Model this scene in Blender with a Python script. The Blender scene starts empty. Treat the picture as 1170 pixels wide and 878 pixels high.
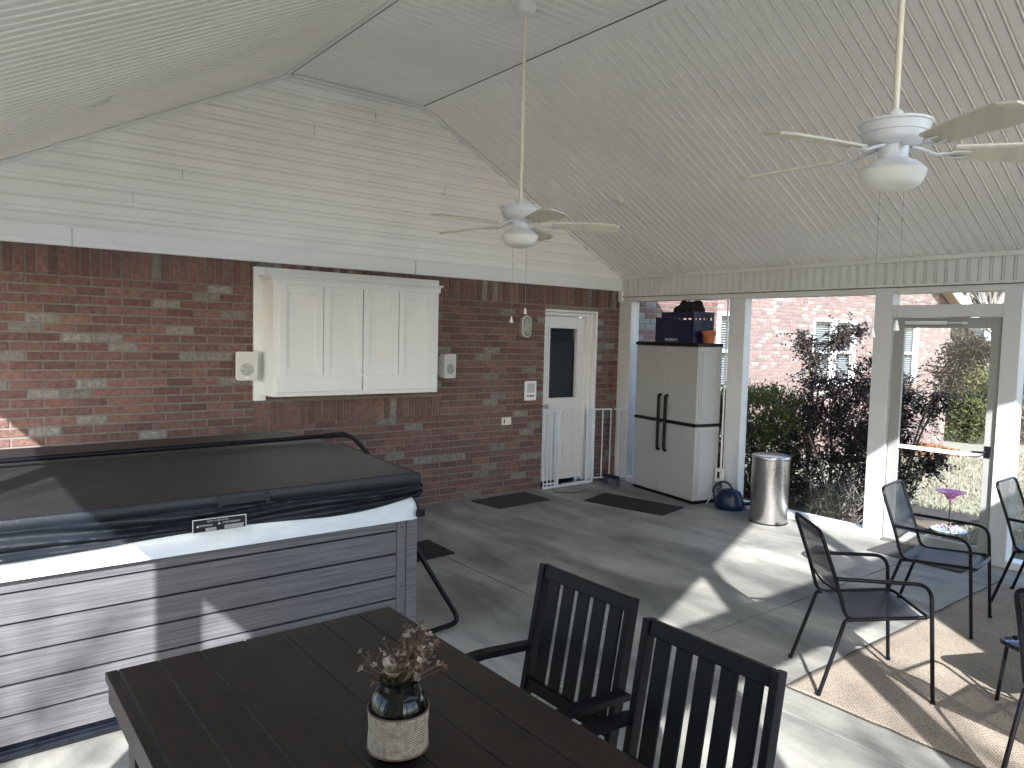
import bpy, bmesh, math, random
from mathutils import Vector, Matrix, noise
R = math.radians
C = bpy.context.scene
COL = C.collection

# ------------------------------------------------------------------ camera
cam_d = bpy.data.cameras.new('camera'); cam = bpy.data.objects.new('camera', cam_d); COL.objects.link(cam)
cam_d.sensor_width = 36; cam_d.lens = 843.1/1170*36; cam_d.clip_start = .05; cam_d.clip_end = 2000
right = Vector((0.78672911, -0.61681412, 0.02444677))
down = Vector((-0.02052029, -0.06571295, -0.99762755))
fwd = Vector((0.61695723, 0.78436098, -0.06435549))
m = Matrix((right, -down, -fwd)).transposed().to_4x4(); m.translation = Vector((0, 0, 1.69))
cam.matrix_world = m
C.camera = cam

# ------------------------------------------------------------------ light
EL, AZ = R(32.5), R(51 + 180)
w = bpy.data.worlds.new('World'); C.world = w; w.use_nodes = True
nt = w.node_tree; bg = nt.nodes['Background']
sky = nt.nodes.new('ShaderNodeTexSky'); sky.sky_type = 'NISHITA'; sky.sun_disc = False
sky.sun_elevation = EL; sky.sun_rotation = math.atan2(math.cos(AZ), math.sin(AZ)); sky.air_density = 1.0; sky.dust_density = 1.0
nt.links.new(sky.outputs[0], bg.inputs[0]); bg.inputs[1].default_value = .15
sd = bpy.data.lights.new('sun', 'SUN'); sd.energy = 3.3; sd.angle = R(.6); sd.color = (1, .98, .955)
sun = bpy.data.objects.new('sun', sd); COL.objects.link(sun)
sun.rotation_euler = Vector((math.cos(EL)*math.cos(AZ), math.cos(EL)*math.sin(AZ), math.sin(EL))).to_track_quat('Z', 'Y').to_euler()
sun.location = (-4, -5, 8)
C.view_settings.view_transform = 'Standard'; C.view_settings.look = 'None'
C.view_settings.exposure = 2.2; C.view_settings.gamma = 1; C.view_settings.use_curve_mapping = False
C.cycles.max_bounces = 10; C.cycles.diffuse_bounces = 6; C.cycles.transparent_max_bounces = 24
C.cycles.sample_clamp_indirect = 6

# ------------------------------------------------------------------ materials
MATS = {}
def nodes_of(name):
    m = bpy.data.materials.new(name); m.use_nodes = True; MATS[name] = m
    return m, m.node_tree.nodes, m.node_tree.links, m.node_tree.nodes['Principled BSDF']
def mat(name, col, rough=.6, metal=0., var=.12, scale=6., bump=.0, bscale=60., col2=None, stretch=(1, 1, 1), coat=0., detail=6., mottled=0., spec=.5):
    m, N, L, P = nodes_of(name)
    P.inputs['Roughness'].default_value = rough; P.inputs['Metallic'].default_value = metal
    P.inputs['Specular IOR Level'].default_value = spec
    if coat: P.inputs['Coat Weight'].default_value = coat
    tc = N.new('ShaderNodeTexCoord'); mp = N.new('ShaderNodeMapping'); mp.inputs['Scale'].default_value = stretch
    L.new(tc.outputs['Object'], mp.inputs['Vector'])
    nz = N.new('ShaderNodeTexNoise'); nz.inputs['Scale'].default_value = scale; nz.inputs['Detail'].default_value = detail
    L.new(mp.outputs[0], nz.inputs['Vector'])
    cr = N.new('ShaderNodeValToRGB'); cr.color_ramp.elements[0].position = .3; cr.color_ramp.elements[1].position = .7
    c2 = col2 if col2 else tuple(min(1, c*(1+var)) for c in col)
    c1 = col if col2 else tuple(c*(1-var) for c in col)
    cr.color_ramp.elements[0].color = (*c1, 1); cr.color_ramp.elements[1].color = (*c2, 1)
    L.new(nz.outputs['Fac'], cr.inputs[0]); L.new(cr.outputs[0], P.inputs['Base Color'])
    rr = N.new('ShaderNodeMapRange'); rr.inputs['To Min'].default_value = max(0.02, rough-.08); rr.inputs['To Max'].default_value = min(1, rough+.08)
    L.new(nz.outputs['Fac'], rr.inputs[0]); L.new(rr.outputs[0], P.inputs['Roughness'])
    if bump:
        n2 = N.new('ShaderNodeTexNoise'); n2.inputs['Scale'].default_value = bscale; n2.inputs['Detail'].default_value = 4
        L.new(mp.outputs[0], n2.inputs['Vector'])
        b = N.new('ShaderNodeBump'); b.inputs['Strength'].default_value = bump; b.inputs['Distance'].default_value = .01
        L.new(n2.outputs['Fac'], b.inputs['Height']); L.new(b.outputs[0], P.inputs['Normal'])
    return m
def mat_attr(name, rough=.85, bump=.4, bscale=90, var=.25):
    """base colour comes from a per-face colour attribute (each brick its own clay)"""
    m, N, L, P = nodes_of(name)
    P.inputs['Roughness'].default_value = rough
    a = N.new('ShaderNodeAttribute'); a.attribute_name = 'tone'
    tc = N.new('ShaderNodeTexCoord'); nz = N.new('ShaderNodeTexNoise'); nz.inputs['Scale'].default_value = 35; nz.inputs['Detail'].default_value = 8
    L.new(tc.outputs['Object'], nz.inputs['Vector'])
    mr = N.new('ShaderNodeMapRange'); mr.inputs['From Min'].default_value = .25; mr.inputs['From Max'].default_value = .75
    mr.inputs['To Min'].default_value = 1-var; mr.inputs['To Max'].default_value = 1+var; L.new(nz.outputs['Fac'], mr.inputs[0])
    mx = N.new('ShaderNodeVectorMath'); mx.operation = 'SCALE'
    L.new(a.outputs['Color'], mx.inputs[0]); L.new(mr.outputs[0], mx.inputs['Scale']); L.new(mx.outputs[0], P.inputs['Base Color'])
    n2 = N.new('ShaderNodeTexNoise'); n2.inputs['Scale'].default_value = bscale; L.new(tc.outputs['Object'], n2.inputs['Vector'])
    b = N.new('ShaderNodeBump'); b.inputs['Strength'].default_value = bump; b.inputs['Distance'].default_value = .006
    L.new(n2.outputs['Fac'], b.inputs['Height']); L.new(b.outputs[0], P.inputs['Normal'])
    return m
def math_node(N, L, op, a, b=None):
    n = N.new('ShaderNodeMath'); n.operation = op
    for i, v in enumerate((a, b)):
        if v is None: continue
        if isinstance(v, (int, float)): n.inputs[i].default_value = v
        else: L.new(v, n.inputs[i])
    return n.outputs[0]

mat('brick_far', (.36, .2, .15)); mat_attr('brick', var=.42, bump=.7)
mat('mortar', (.19, .178, .165), .95, var=.15, scale=20, bump=.5, bscale=200)
mat('white_paint', (.74, .755, .77), .5, var=.03, scale=3, bump=.05, bscale=25)
mat('cabinet_paint', (.73, .755, .78), .55, var=.05, scale=5, col2=(.77, .795, .82), bump=.06, bscale=30)
mat('vinyl_ceiling', (.86, .85, .835), .55, var=.05, scale=1.1, bump=.04, bscale=90)
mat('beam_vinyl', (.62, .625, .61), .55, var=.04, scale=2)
mat('vinyl_siding', (.84, .84, .85), .55, var=.05, scale=1.7, bump=.05, bscale=120)
mat('white_trim', (.78, .8, .825), .45, var=.03, scale=2)
mat('post_white', (.6, .62, .64), .5, var=.04, scale=3, bump=.04, bscale=30)  # white darkened in colour for the posts' backlit shade
mat('storm_frame', (.3, .31, .305), .45, var=.05, scale=6)
mat('detector_plastic', (.72, .71, .69), .5)
mat('seam_dark', (.12, .115, .11), .8)
mat('almond', (.72, .69, .58), .5, var=.04)
mat('fan_white', (.74, .75, .77), .35, var=.04, scale=8)
mat('fan_blade', (.66, .63, .52), .5, var=.07, scale=5, stretch=(1, 8, 1))
mat('frosted_glass', (.86, .84, .78), .3, var=.02)
mat('dark_metal', (.006, .0065, .0095), .42, 0, var=.2, scale=20, spec=.13)
mat('black_metal', (.005, .0055, .008), .3, 0, var=.2, scale=20, spec=.17)
mat('black_plastic', (.005, .005, .006), .45, var=.2, spec=.25)
mat('cabinet_plastic', (.37, .375, .38), .5, var=.04, scale=3, bump=.12, bscale=220)
mat('blue_plastic', (.004, .005, .045), .4, var=.2)
mat('navy_plastic', (.003, .011, .04), .35, var=.2, spec=.35)
mat('black_fabric', (.008, .008, .009), .95, var=.3, bump=.4, bscale=50)
mat('terracotta', (.38, .12, .06), .85, var=.15, scale=14, bump=.2)
mat('rail_white', (.82, .82, .82), .5)  # plain even white for the storm door's mid rail
mat('gate_white', (.66, .73, .8), .4, var=.03)
mat('tub_acrylic', (.58, .66, .74), .16, var=.1, scale=5, col2=(.78, .83, .88), stretch=(1, 1, 3), detail=8, coat=.6)
mat('tub_cover', (.017, .017, .018), .42, var=.18, scale=7, bump=.35, bscale=260)
mat('tub_skirt', (.008, .011, .017), .36, var=.2, scale=6, bump=.25, bscale=200)
mat('tub_base', (.006, .008, .015), .3, var=.3, scale=30)
mat('vase_glass_tint', (.1, .12, .09), .08)
mat('mat_black', (.012, .012, .014), .95, var=.5, scale=40, bump=.7, bscale=120)
mat('mat_brown', (.05, .047, .043), .95, var=.25, scale=60, bump=.7, bscale=300)
mat('mat_grey', (.045, .045, .048), .95, var=.3, scale=60, bump=.5, bscale=200)
mat('soil', (.16, .12, .08), .95, var=.3, scale=5, bump=.7, bscale=30)
mat('orange_leaves', (.2, .1, .045), .9, var=.4, scale=30, bump=.6, bscale=60)
mat('curb_tan', (.3, .26, .2))
mat('roof_shingle', (.12, .11, .1), .9, var=.25, scale=20)
mat('soffit_tan', (.4, .33, .22), .6)
mat('bark', (.13, .105, .08), .95, var=.3, scale=20, bump=.8, bscale=40)
mat('bark_grey', (.3, .275, .24), .95, var=.3, scale=10, bump=.5, bscale=30)
mat('far_bark', (.1, .09, .078), .95, var=.3, scale=3)
mat('bark_white', (.3, .29, .27), .9, var=.25, scale=6, bump=.4, bscale=20)
mat('dry_stem', (.14, .085, .055), .9, var=.3, scale=40)
mat('dry_flower', (.15, .09, .06), .95, var=.55, scale=50, bump=.4)
mat('dry_pod', (.36, .29, .23), .9, var=.4, scale=60)
mat('wood_red', (.16, .05, .03), .6, var=.2)
mat('pink_glass', (.55, .13, .32), .2, var=.15, scale=20)
mat('pale_blue', (.45, .6, .78), .4)
mat('interior_dark', (.01, .012, .02), .8)
mat('blind_slat', (.05, .065, .1), .6)
mat('lens_grey', (.3, .33, .31), .25, var=.2, scale=30)
mat('label_ink', (.6, .6, .6), .6)
mat('display_grey', (.42, .47, .52), .3)
mat('wing_blind', (.22, .25, .28), .7)
mat('curtain', (.16, .18, .21), .8, var=.2, scale=6, stretch=(6, 6, .3))

def leafmat(name, col, col2, rough=.5):
    m, N, L, P = nodes_of(name)
    P.inputs['Roughness'].default_value = rough
    oi = N.new('ShaderNodeAttribute'); oi.attribute_name = 'tone'
    mx = N.new('ShaderNodeMix'); mx.data_type = 'RGBA'
    mx.inputs['A'].default_value = (*col, 1); mx.inputs['B'].default_value = (*col2, 1)
    L.new(oi.outputs['Fac'], mx.inputs['Factor']); L.new(mx.outputs['Result'], P.inputs['Base Color'])
    tr = N.new('ShaderNodeBsdfTranslucent'); L.new(mx.outputs['Result'], tr.inputs[0])
    ms = N.new('ShaderNodeMixShader'); ms.inputs[0].default_value = .25
    L.new(P.outputs[0], ms.inputs[1]); L.new(tr.outputs[0], ms.inputs[2])
    L.new(ms.outputs[0], N['Material Output'].inputs[0])
    return m
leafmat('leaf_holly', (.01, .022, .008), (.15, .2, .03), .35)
leafmat('leaf_purple', (.002, .002, .003), (.013, .0075, .009), .6)
leafmat('leaf_dark', (.008, .013, .008), (.03, .045, .02), .45)
leafmat('leaf_cedar', (.04, .05, .02), (.15, .16, .05), .6)
leafmat('leaf_dry', (.07, .06, .04), (.16, .135, .1), .8)
leafmat('grass_dry', (.27, .25, .19), (.2, .205, .14), .9)

# worn concrete
def concrete():
    m, N, L, P = nodes_of('concrete')
    tc = N.new('ShaderNodeTexCoord')
    def nz(sc, det=8, st=None, rough=.6, dist=0):
        n = N.new('ShaderNodeTexNoise'); n.inputs['Scale'].default_value = sc; n.inputs['Detail'].default_value = det; n.inputs['Roughness'].default_value = rough
        n.inputs['Distortion'].default_value = dist
        if st:
            mp = N.new('ShaderNodeMapping'); mp.inputs['Scale'].default_value = st; mp.inputs['Rotation'].default_value = (0, 0, .5); L.new(tc.outputs['Object'], mp.inputs[0]); L.new(mp.outputs[0], n.inputs['Vector'])
        else: L.new(tc.outputs['Object'], n.inputs['Vector'])
        return n.outputs['Fac']
    a, b, c = nz(.9, 10, rough=.65, dist=.8), nz(2.3, 8, (1, .28, 1), dist=.6), nz(140, 3)
    r1 = N.new('ShaderNodeValToRGB'); e = r1.color_ramp.elements
    e[0].position = .33; e[0].color = (.2, .2, .19, 1); e[1].position = .68; e[1].color = (.41, .405, .38, 1)
    L.new(a, r1.inputs[0])
    r2 = N.new('ShaderNodeValToRGB'); e = r2.color_ramp.elements
    e[0].position = .36; e[0].color = (.52, .53, .53, 1); e[1].position = .62; e[1].color = (1.15, 1.14, 1.11, 1)
    L.new(b, r2.inputs[0])
    r3 = N.new('ShaderNodeValToRGB'); e = r3.color_ramp.elements
    e[0].position = .3; e[0].color = (.82, .82, .82, 1); e[1].position = .6; e[1].color = (1.04, 1.04, 1.04, 1)
    L.new(c, r3.inputs[0])
    m1 = N.new('ShaderNodeMix'); m1.data_type = 'RGBA'; m1.blend_type = 'MULTIPLY'; m1.inputs['Factor'].default_value = 1
    L.new(r1.outputs[0], m1.inputs['A']); L.new(r2.outputs[0], m1.inputs['B'])
    m2 = N.new('ShaderNodeMix'); m2.data_type = 'RGBA'; m2.blend_type = 'MULTIPLY'; m2.inputs['Factor'].default_value = 1
    L.new(m1.outputs['Result'], m2.inputs['A']); L.new(r3.outputs[0], m2.inputs['B'])
    vo = N.new('ShaderNodeTexVoronoi'); vo.inputs['Scale'].default_value = 3.1; vo.inputs['Randomness'].default_value = 1; L.new(tc.outputs['Object'], vo.inputs['Vector'])
    sp = math_node(N, L, 'LESS_THAN', vo.outputs['Distance'], .022)
    m3 = N.new('ShaderNodeMix'); m3.data_type = 'RGBA'; m3.inputs['B'].default_value = (.07, .065, .06, 1)
    L.new(math_node(N, L, 'MULTIPLY', sp, .7), m3.inputs['Factor']); L.new(m2.outputs['Result'], m3.inputs['A'])
    L.new(m3.outputs['Result'], P.inputs['Base Color'])
    mr = N.new('ShaderNodeMapRange'); mr.inputs['To Min'].default_value = .5; mr.inputs['To Max'].default_value = .8; L.new(a, mr.inputs[0]); L.new(mr.outputs[0], P.inputs['Roughness'])
    bp = N.new('ShaderNodeBump'); bp.inputs['Strength'].default_value = .25; bp.inputs['Distance'].default_value = .004
    L.new(nz(60, 6), bp.inputs['Height']); L.new(bp.outputs[0], P.inputs['Normal'])
concrete()
mat('groove_grey', (.1, .09, .082), .9, var=.5, scale=25)  # paler grey than the table wood, fills the plank gaps
# dark stained planks
def woodmat(name, c1, c2, rough=.45, st=(9, .7, 9), bump=.15, wear=None):
    m, N, L, P = nodes_of(name); P.inputs['Specular IOR Level'].default_value = .35
    tc = N.new('ShaderNodeTexCoord'); mp = N.new('ShaderNodeMapping'); mp.inputs['Scale'].default_value = st
    L.new(tc.outputs['Object'], mp.inputs[0])
    n = N.new('ShaderNodeTexNoise'); n.inputs['Scale'].default_value = 7; n.inputs['Detail'].default_value = 9; n.inputs['Roughness'].default_value = .65
    L.new(mp.outputs[0], n.inputs['Vector'])
    r = N.new('ShaderNodeValToRGB'); e = r.color_ramp.elements; e[0].position = .35; e[0].color = (*c1, 1); e[1].position = .7; e[1].color = (*c2, 1)
    L.new(n.outputs['Fac'], r.inputs[0])
    out = r.outputs[0]
    n3 = N.new('ShaderNodeTexNoise'); n3.inputs['Scale'].default_value = 3.2; n3.inputs['Detail'].default_value = 7; L.new(tc.outputs['Object'], n3.inputs['Vector'])
    if wear:
        r3 = N.new('ShaderNodeValToRGB'); e = r3.color_ramp.elements; e[0].position = .56; e[0].color = (0, 0, 0, 1); e[1].position = .8; e[1].color = (1, 1, 1, 1)
        L.new(n3.outputs['Fac'], r3.inputs[0])
        mx = N.new('ShaderNodeMix'); mx.data_type = 'RGBA'; mx.inputs['B'].default_value = (*wear, 1)
        L.new(r3.outputs[0], mx.inputs['Factor']); L.new(out, mx.inputs['A']); out = mx.outputs['Result']
    L.new(out, P.inputs['Base Color'])
    mr = N.new('ShaderNodeMapRange'); mr.inputs['To Min'].default_value = rough-.12; mr.inputs['To Max'].default_value = rough+.2; L.new(n3.outputs['Fac'], mr.inputs[0]); L.new(mr.outputs[0], P.inputs['Roughness'])
    b = N.new('ShaderNodeBump'); b.inputs['Strength'].default_value = bump; b.inputs['Distance'].default_value = .003
    L.new(n.outputs['Fac'], b.inputs['Height']); L.new(b.outputs[0], P.inputs['Normal'])
woodmat('table_wood', (.009, .0055, .0045), (.025, .0145, .011), .4, wear=(.045, .027, .021))
woodmat('tub_board', (.075, .075, .087), (.165, .162, .175), .5, st=(.45, 30, 26), bump=.5)
# stainless steel
def steel():
    m, N, L, P = nodes_of('stainless')
    P.inputs['Metallic'].default_value = 1; P.inputs['Base Color'].default_value = (.56, .55, .55, 1)
    tc = N.new('ShaderNodeTexCoord'); mp = N.new('ShaderNodeMapping'); mp.inputs['Scale'].default_value = (1, 1, 40)
    L.new(tc.outputs['Object'], mp.inputs[0]); n = N.new('ShaderNodeTexNoise'); n.inputs['Scale'].default_value = 12; L.new(mp.outputs[0], n.inputs['Vector'])
    mr = N.new('ShaderNodeMapRange'); mr.inputs['To Min'].default_value = .22; mr.inputs['To Max'].default_value = .36; L.new(n.outputs['Fac'], mr.inputs[0]); L.new(mr.outputs[0], P.inputs['Roughness'])
steel()
mat('table_metal', (.03, .05, .11), .2, .6, var=.1)
def glassmat(name, tint, refl=.9, transp=.0):
    m, N, L, P = nodes_of(name)
    tr = N.new('ShaderNodeBsdfTransparent'); tr.inputs[0].default_value = (*tint, 1)
    gl = N.new('ShaderNodeBsdfGlossy'); gl.inputs['Roughness'].default_value = .02; gl.inputs[0].default_value = (refl, refl, refl, 1)
    fr = N.new('ShaderNodeFresnel'); fr.inputs[0].default_value = 1.5
    ge = N.new('ShaderNodeNewGeometry'); front = math_node(N, L, 'SUBTRACT', 1.0, ge.outputs['Backfacing'])
    ms = N.new('ShaderNodeMixShader'); L.new(math_node(N, L, 'MULTIPLY', fr.outputs[0], front), ms.inputs[0]); L.new(tr.outputs[0], ms.inputs[1]); L.new(gl.outputs[0], ms.inputs[2])
    L.new(ms.outputs[0], N['Material Output'].inputs[0])
glassmat('clear_glass', (.95, .96, .96)); glassmat('green_glass', (.5, .56, .42))
def perforated(name, col, scale, dens, thr=.5):
    """sheet metal or cloth with small holes, repeated in object space"""
    m, N, L, P = nodes_of(name)
    P.inputs['Base Color'].default_value = (*col, 1); P.inputs['Roughness'].default_value = .4; P.inputs['Specular IOR Level'].default_value = .3
    tc = N.new('ShaderNodeTexCoord'); sp = N.new('ShaderNodeSeparateXYZ'); L.new(tc.outputs['UV'], sp.inputs[0])
    sx = math_node(N, L, 'SINE', math_node(N, L, 'MULTIPLY', sp.outputs[0], scale*2*math.pi))
    sy = math_node(N, L, 'SINE', math_node(N, L, 'MULTIPLY', sp.outputs[1], scale*2*math.pi))
    hole = math_node(N, L, 'GREATER_THAN', math_node(N, L, 'MULTIPLY', sx, sy), thr)
    tr = N.new('ShaderNodeBsdfTransparent')
    ms = N.new('ShaderNodeMixShader'); L.new(hole, ms.inputs[0]); L.new(P.outputs[0], ms.inputs[1]); L.new(tr.outputs[0], ms.inputs[2])
    L.new(ms.outputs[0], N['Material Output'].inputs[0])
perforated('expanded_metal', (.005, .007, .015), 95, .5, .55); perforated('seat_metal', (.006, .009, .022), 95, .5, .72)
def screen():
    m, N, L, P = nodes_of('insect_screen')
    P.inputs['Base Color'].default_value = (.05, .05, .05, 1); P.inputs['Roughness'].default_value = .6
    tr = N.new('ShaderNodeBsdfTransparent'); ms = N.new('ShaderNodeMixShader'); ms.inputs[0].default_value = .9
    L.new(P.outputs[0], ms.inputs[1]); L.new(tr.outputs[0], ms.inputs[2]); L.new(ms.outputs[0], N['Material Output'].inputs[0])
screen()
def rugmat():
    m, N, L, P = nodes_of('rug_weave')
    P.inputs['Roughness'].default_value = .95
    tc = N.new('ShaderNodeTexCoord'); sp = N.new('ShaderNodeSeparateXYZ'); L.new(tc.outputs['Object'], sp.inputs[0])
    X, Y = sp.outputs[0], sp.outputs[1]
    ck = N.new('ShaderNodeTexChecker'); ck.inputs['Scale'].default_value = 1
    cv = N.new('ShaderNodeCombineXYZ')
    u = math_node(N, L, 'MULTIPLY', math_node(N, L, 'ADD', X, Y), 5.2); v = math_node(N, L, 'MULTIPLY', math_node(N, L, 'SUBTRACT', X, Y), 5.2)
    L.new(u, cv.inputs[0]); L.new(v, cv.inputs[1]); cv.inputs[2].default_value = .5; L.new(cv.outputs[0], ck.inputs[0])
    s1 = math_node(N, L, 'SINE', math_node(N, L, 'MULTIPLY', u, 62)); s2 = math_node(N, L, 'SINE', math_node(N, L, 'MULTIPLY', v, 62))
    mx = N.new('ShaderNodeMix'); mx.data_type = 'FLOAT'; L.new(ck.outputs['Fac'], mx.inputs[0]); L.new(s1, mx.inputs[2]); L.new(s2, mx.inputs[3])
    n = N.new('ShaderNodeTexNoise'); n.inputs['Scale'].default_value = 260; n.inputs['Detail'].default_value = 3; L.new(tc.outputs['Object'], n.inputs['Vector'])
    nb = N.new('ShaderNodeTexNoise'); nb.inputs['Scale'].default_value = 4; nb.inputs['Detail'].default_value = 5; L.new(tc.outputs['Object'], nb.inputs['Vector'])
    h = math_node(N, L, 'ADD', math_node(N, L, 'MULTIPLY', mx.outputs[0], .13), math_node(N, L, 'ADD', math_node(N, L, 'MULTIPLY', n.outputs['Fac'], 1.3), math_node(N, L, 'MULTIPLY', nb.outputs['Fac'], .35)))
    r = N.new('ShaderNodeValToRGB'); e = r.color_ramp.elements; e[0].position = .45; e[0].color = (.085, .068, .053, 1); e[1].position = 1.0; e[1].color = (.4, .35, .29, 1)
    e2 = r.color_ramp.elements.new(.72); e2.color = (.21, .172, .135, 1)
    L.new(h, r.inputs[0]); L.new(r.outputs[0], P.inputs['Base Color'])
    b = N.new('ShaderNodeBump'); b.inputs['Strength'].default_value = .7; b.inputs['Distance'].default_value = .004; L.new(h, b.inputs['Height']); L.new(b.outputs[0], P.inputs['Normal'])
rugmat()
def burlap():
    m, N, L, P = nodes_of('burlap')
    P.inputs['Roughness'].default_value = .95
    tc = N.new('ShaderNodeTexCoord'); sp = N.new('ShaderNodeSeparateXYZ'); L.new(tc.outputs['UV'], sp.inputs[0])
    sx = math_node(N, L, 'SINE', math_node(N, L, 'MULTIPLY', sp.outputs[0], 2*math.pi*60)); sy = math_node(N, L, 'SINE', math_node(N, L, 'MULTIPLY', sp.outputs[1], 2*math.pi*16))
    h = math_node(N, L, 'MULTIPLY', sx, sy)
    n = N.new('ShaderNodeTexNoise'); n.inputs['Scale'].default_value = 90; L.new(tc.outputs['Object'], n.inputs['Vector'])
    hh = math_node(N, L, 'ADD', h, math_node(N, L, 'MULTIPLY', n.outputs['Fac'], 1.6))
    r = N.new('ShaderNodeValToRGB'); e = r.color_ramp.elements; e[0].position = .35; e[0].color = (.07, .05, .032, 1); e[1].position = 1.0; e[1].color = (.5, .42, .32, 1)
    L.new(hh, r.inputs[0]); L.new(r.outputs[0], P.inputs['Base Color'])
    b = N.new('ShaderNodeBump'); b.inputs['Strength'].default_value = .6; b.inputs['Distance'].default_value = .001; L.new(hh, b.inputs['Height']); L.new(b.outputs[0], P.inputs['Normal'])
burlap()
def lawn():
    m, N, L, P = nodes_of('lawn')
    P.inputs['Roughness'].default_value = .95
    tc = N.new('ShaderNodeTexCoord')
    n = N.new('ShaderNodeTexNoise'); n.inputs['Scale'].default_value = .55; n.inputs['Detail'].default_value = 9; n.inputs['Roughness'].default_value = .7; L.new(tc.outputs['Object'], n.inputs['Vector'])
    n2 = N.new('ShaderNodeTexNoise'); n2.inputs['Scale'].default_value = 16; n2.inputs['Detail'].default_value = 7; L.new(tc.outputs['Object'], n2.inputs['Vector'])
    h = math_node(N, L, 'ADD', math_node(N, L, 'MULTIPLY', n.outputs['Fac'], .7), math_node(N, L, 'MULTIPLY', n2.outputs['Fac'], .5))
    r = N.new('ShaderNodeValToRGB'); e = r.color_ramp.elements; e[0].position = .42; e[0].color = (.14, .15, .09, 1); e[1].position = .72; e[1].color = (.3, .275, .215, 1)
    e2 = r.color_ramp.elements.new(.55); e2.color = (.24, .225, .16, 1)
    L.new(h, r.inputs[0]); L.new(r.outputs[0], P.inputs['Base Color'])
    b = N.new('ShaderNodeBump'); b.inputs['Strength'].default_value = .8; b.inputs['Distance'].default_value = .05; L.new(n2.outputs['Fac'], b.inputs['Height']); L.new(b.outputs[0], P.inputs['Normal'])
lawn()

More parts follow.
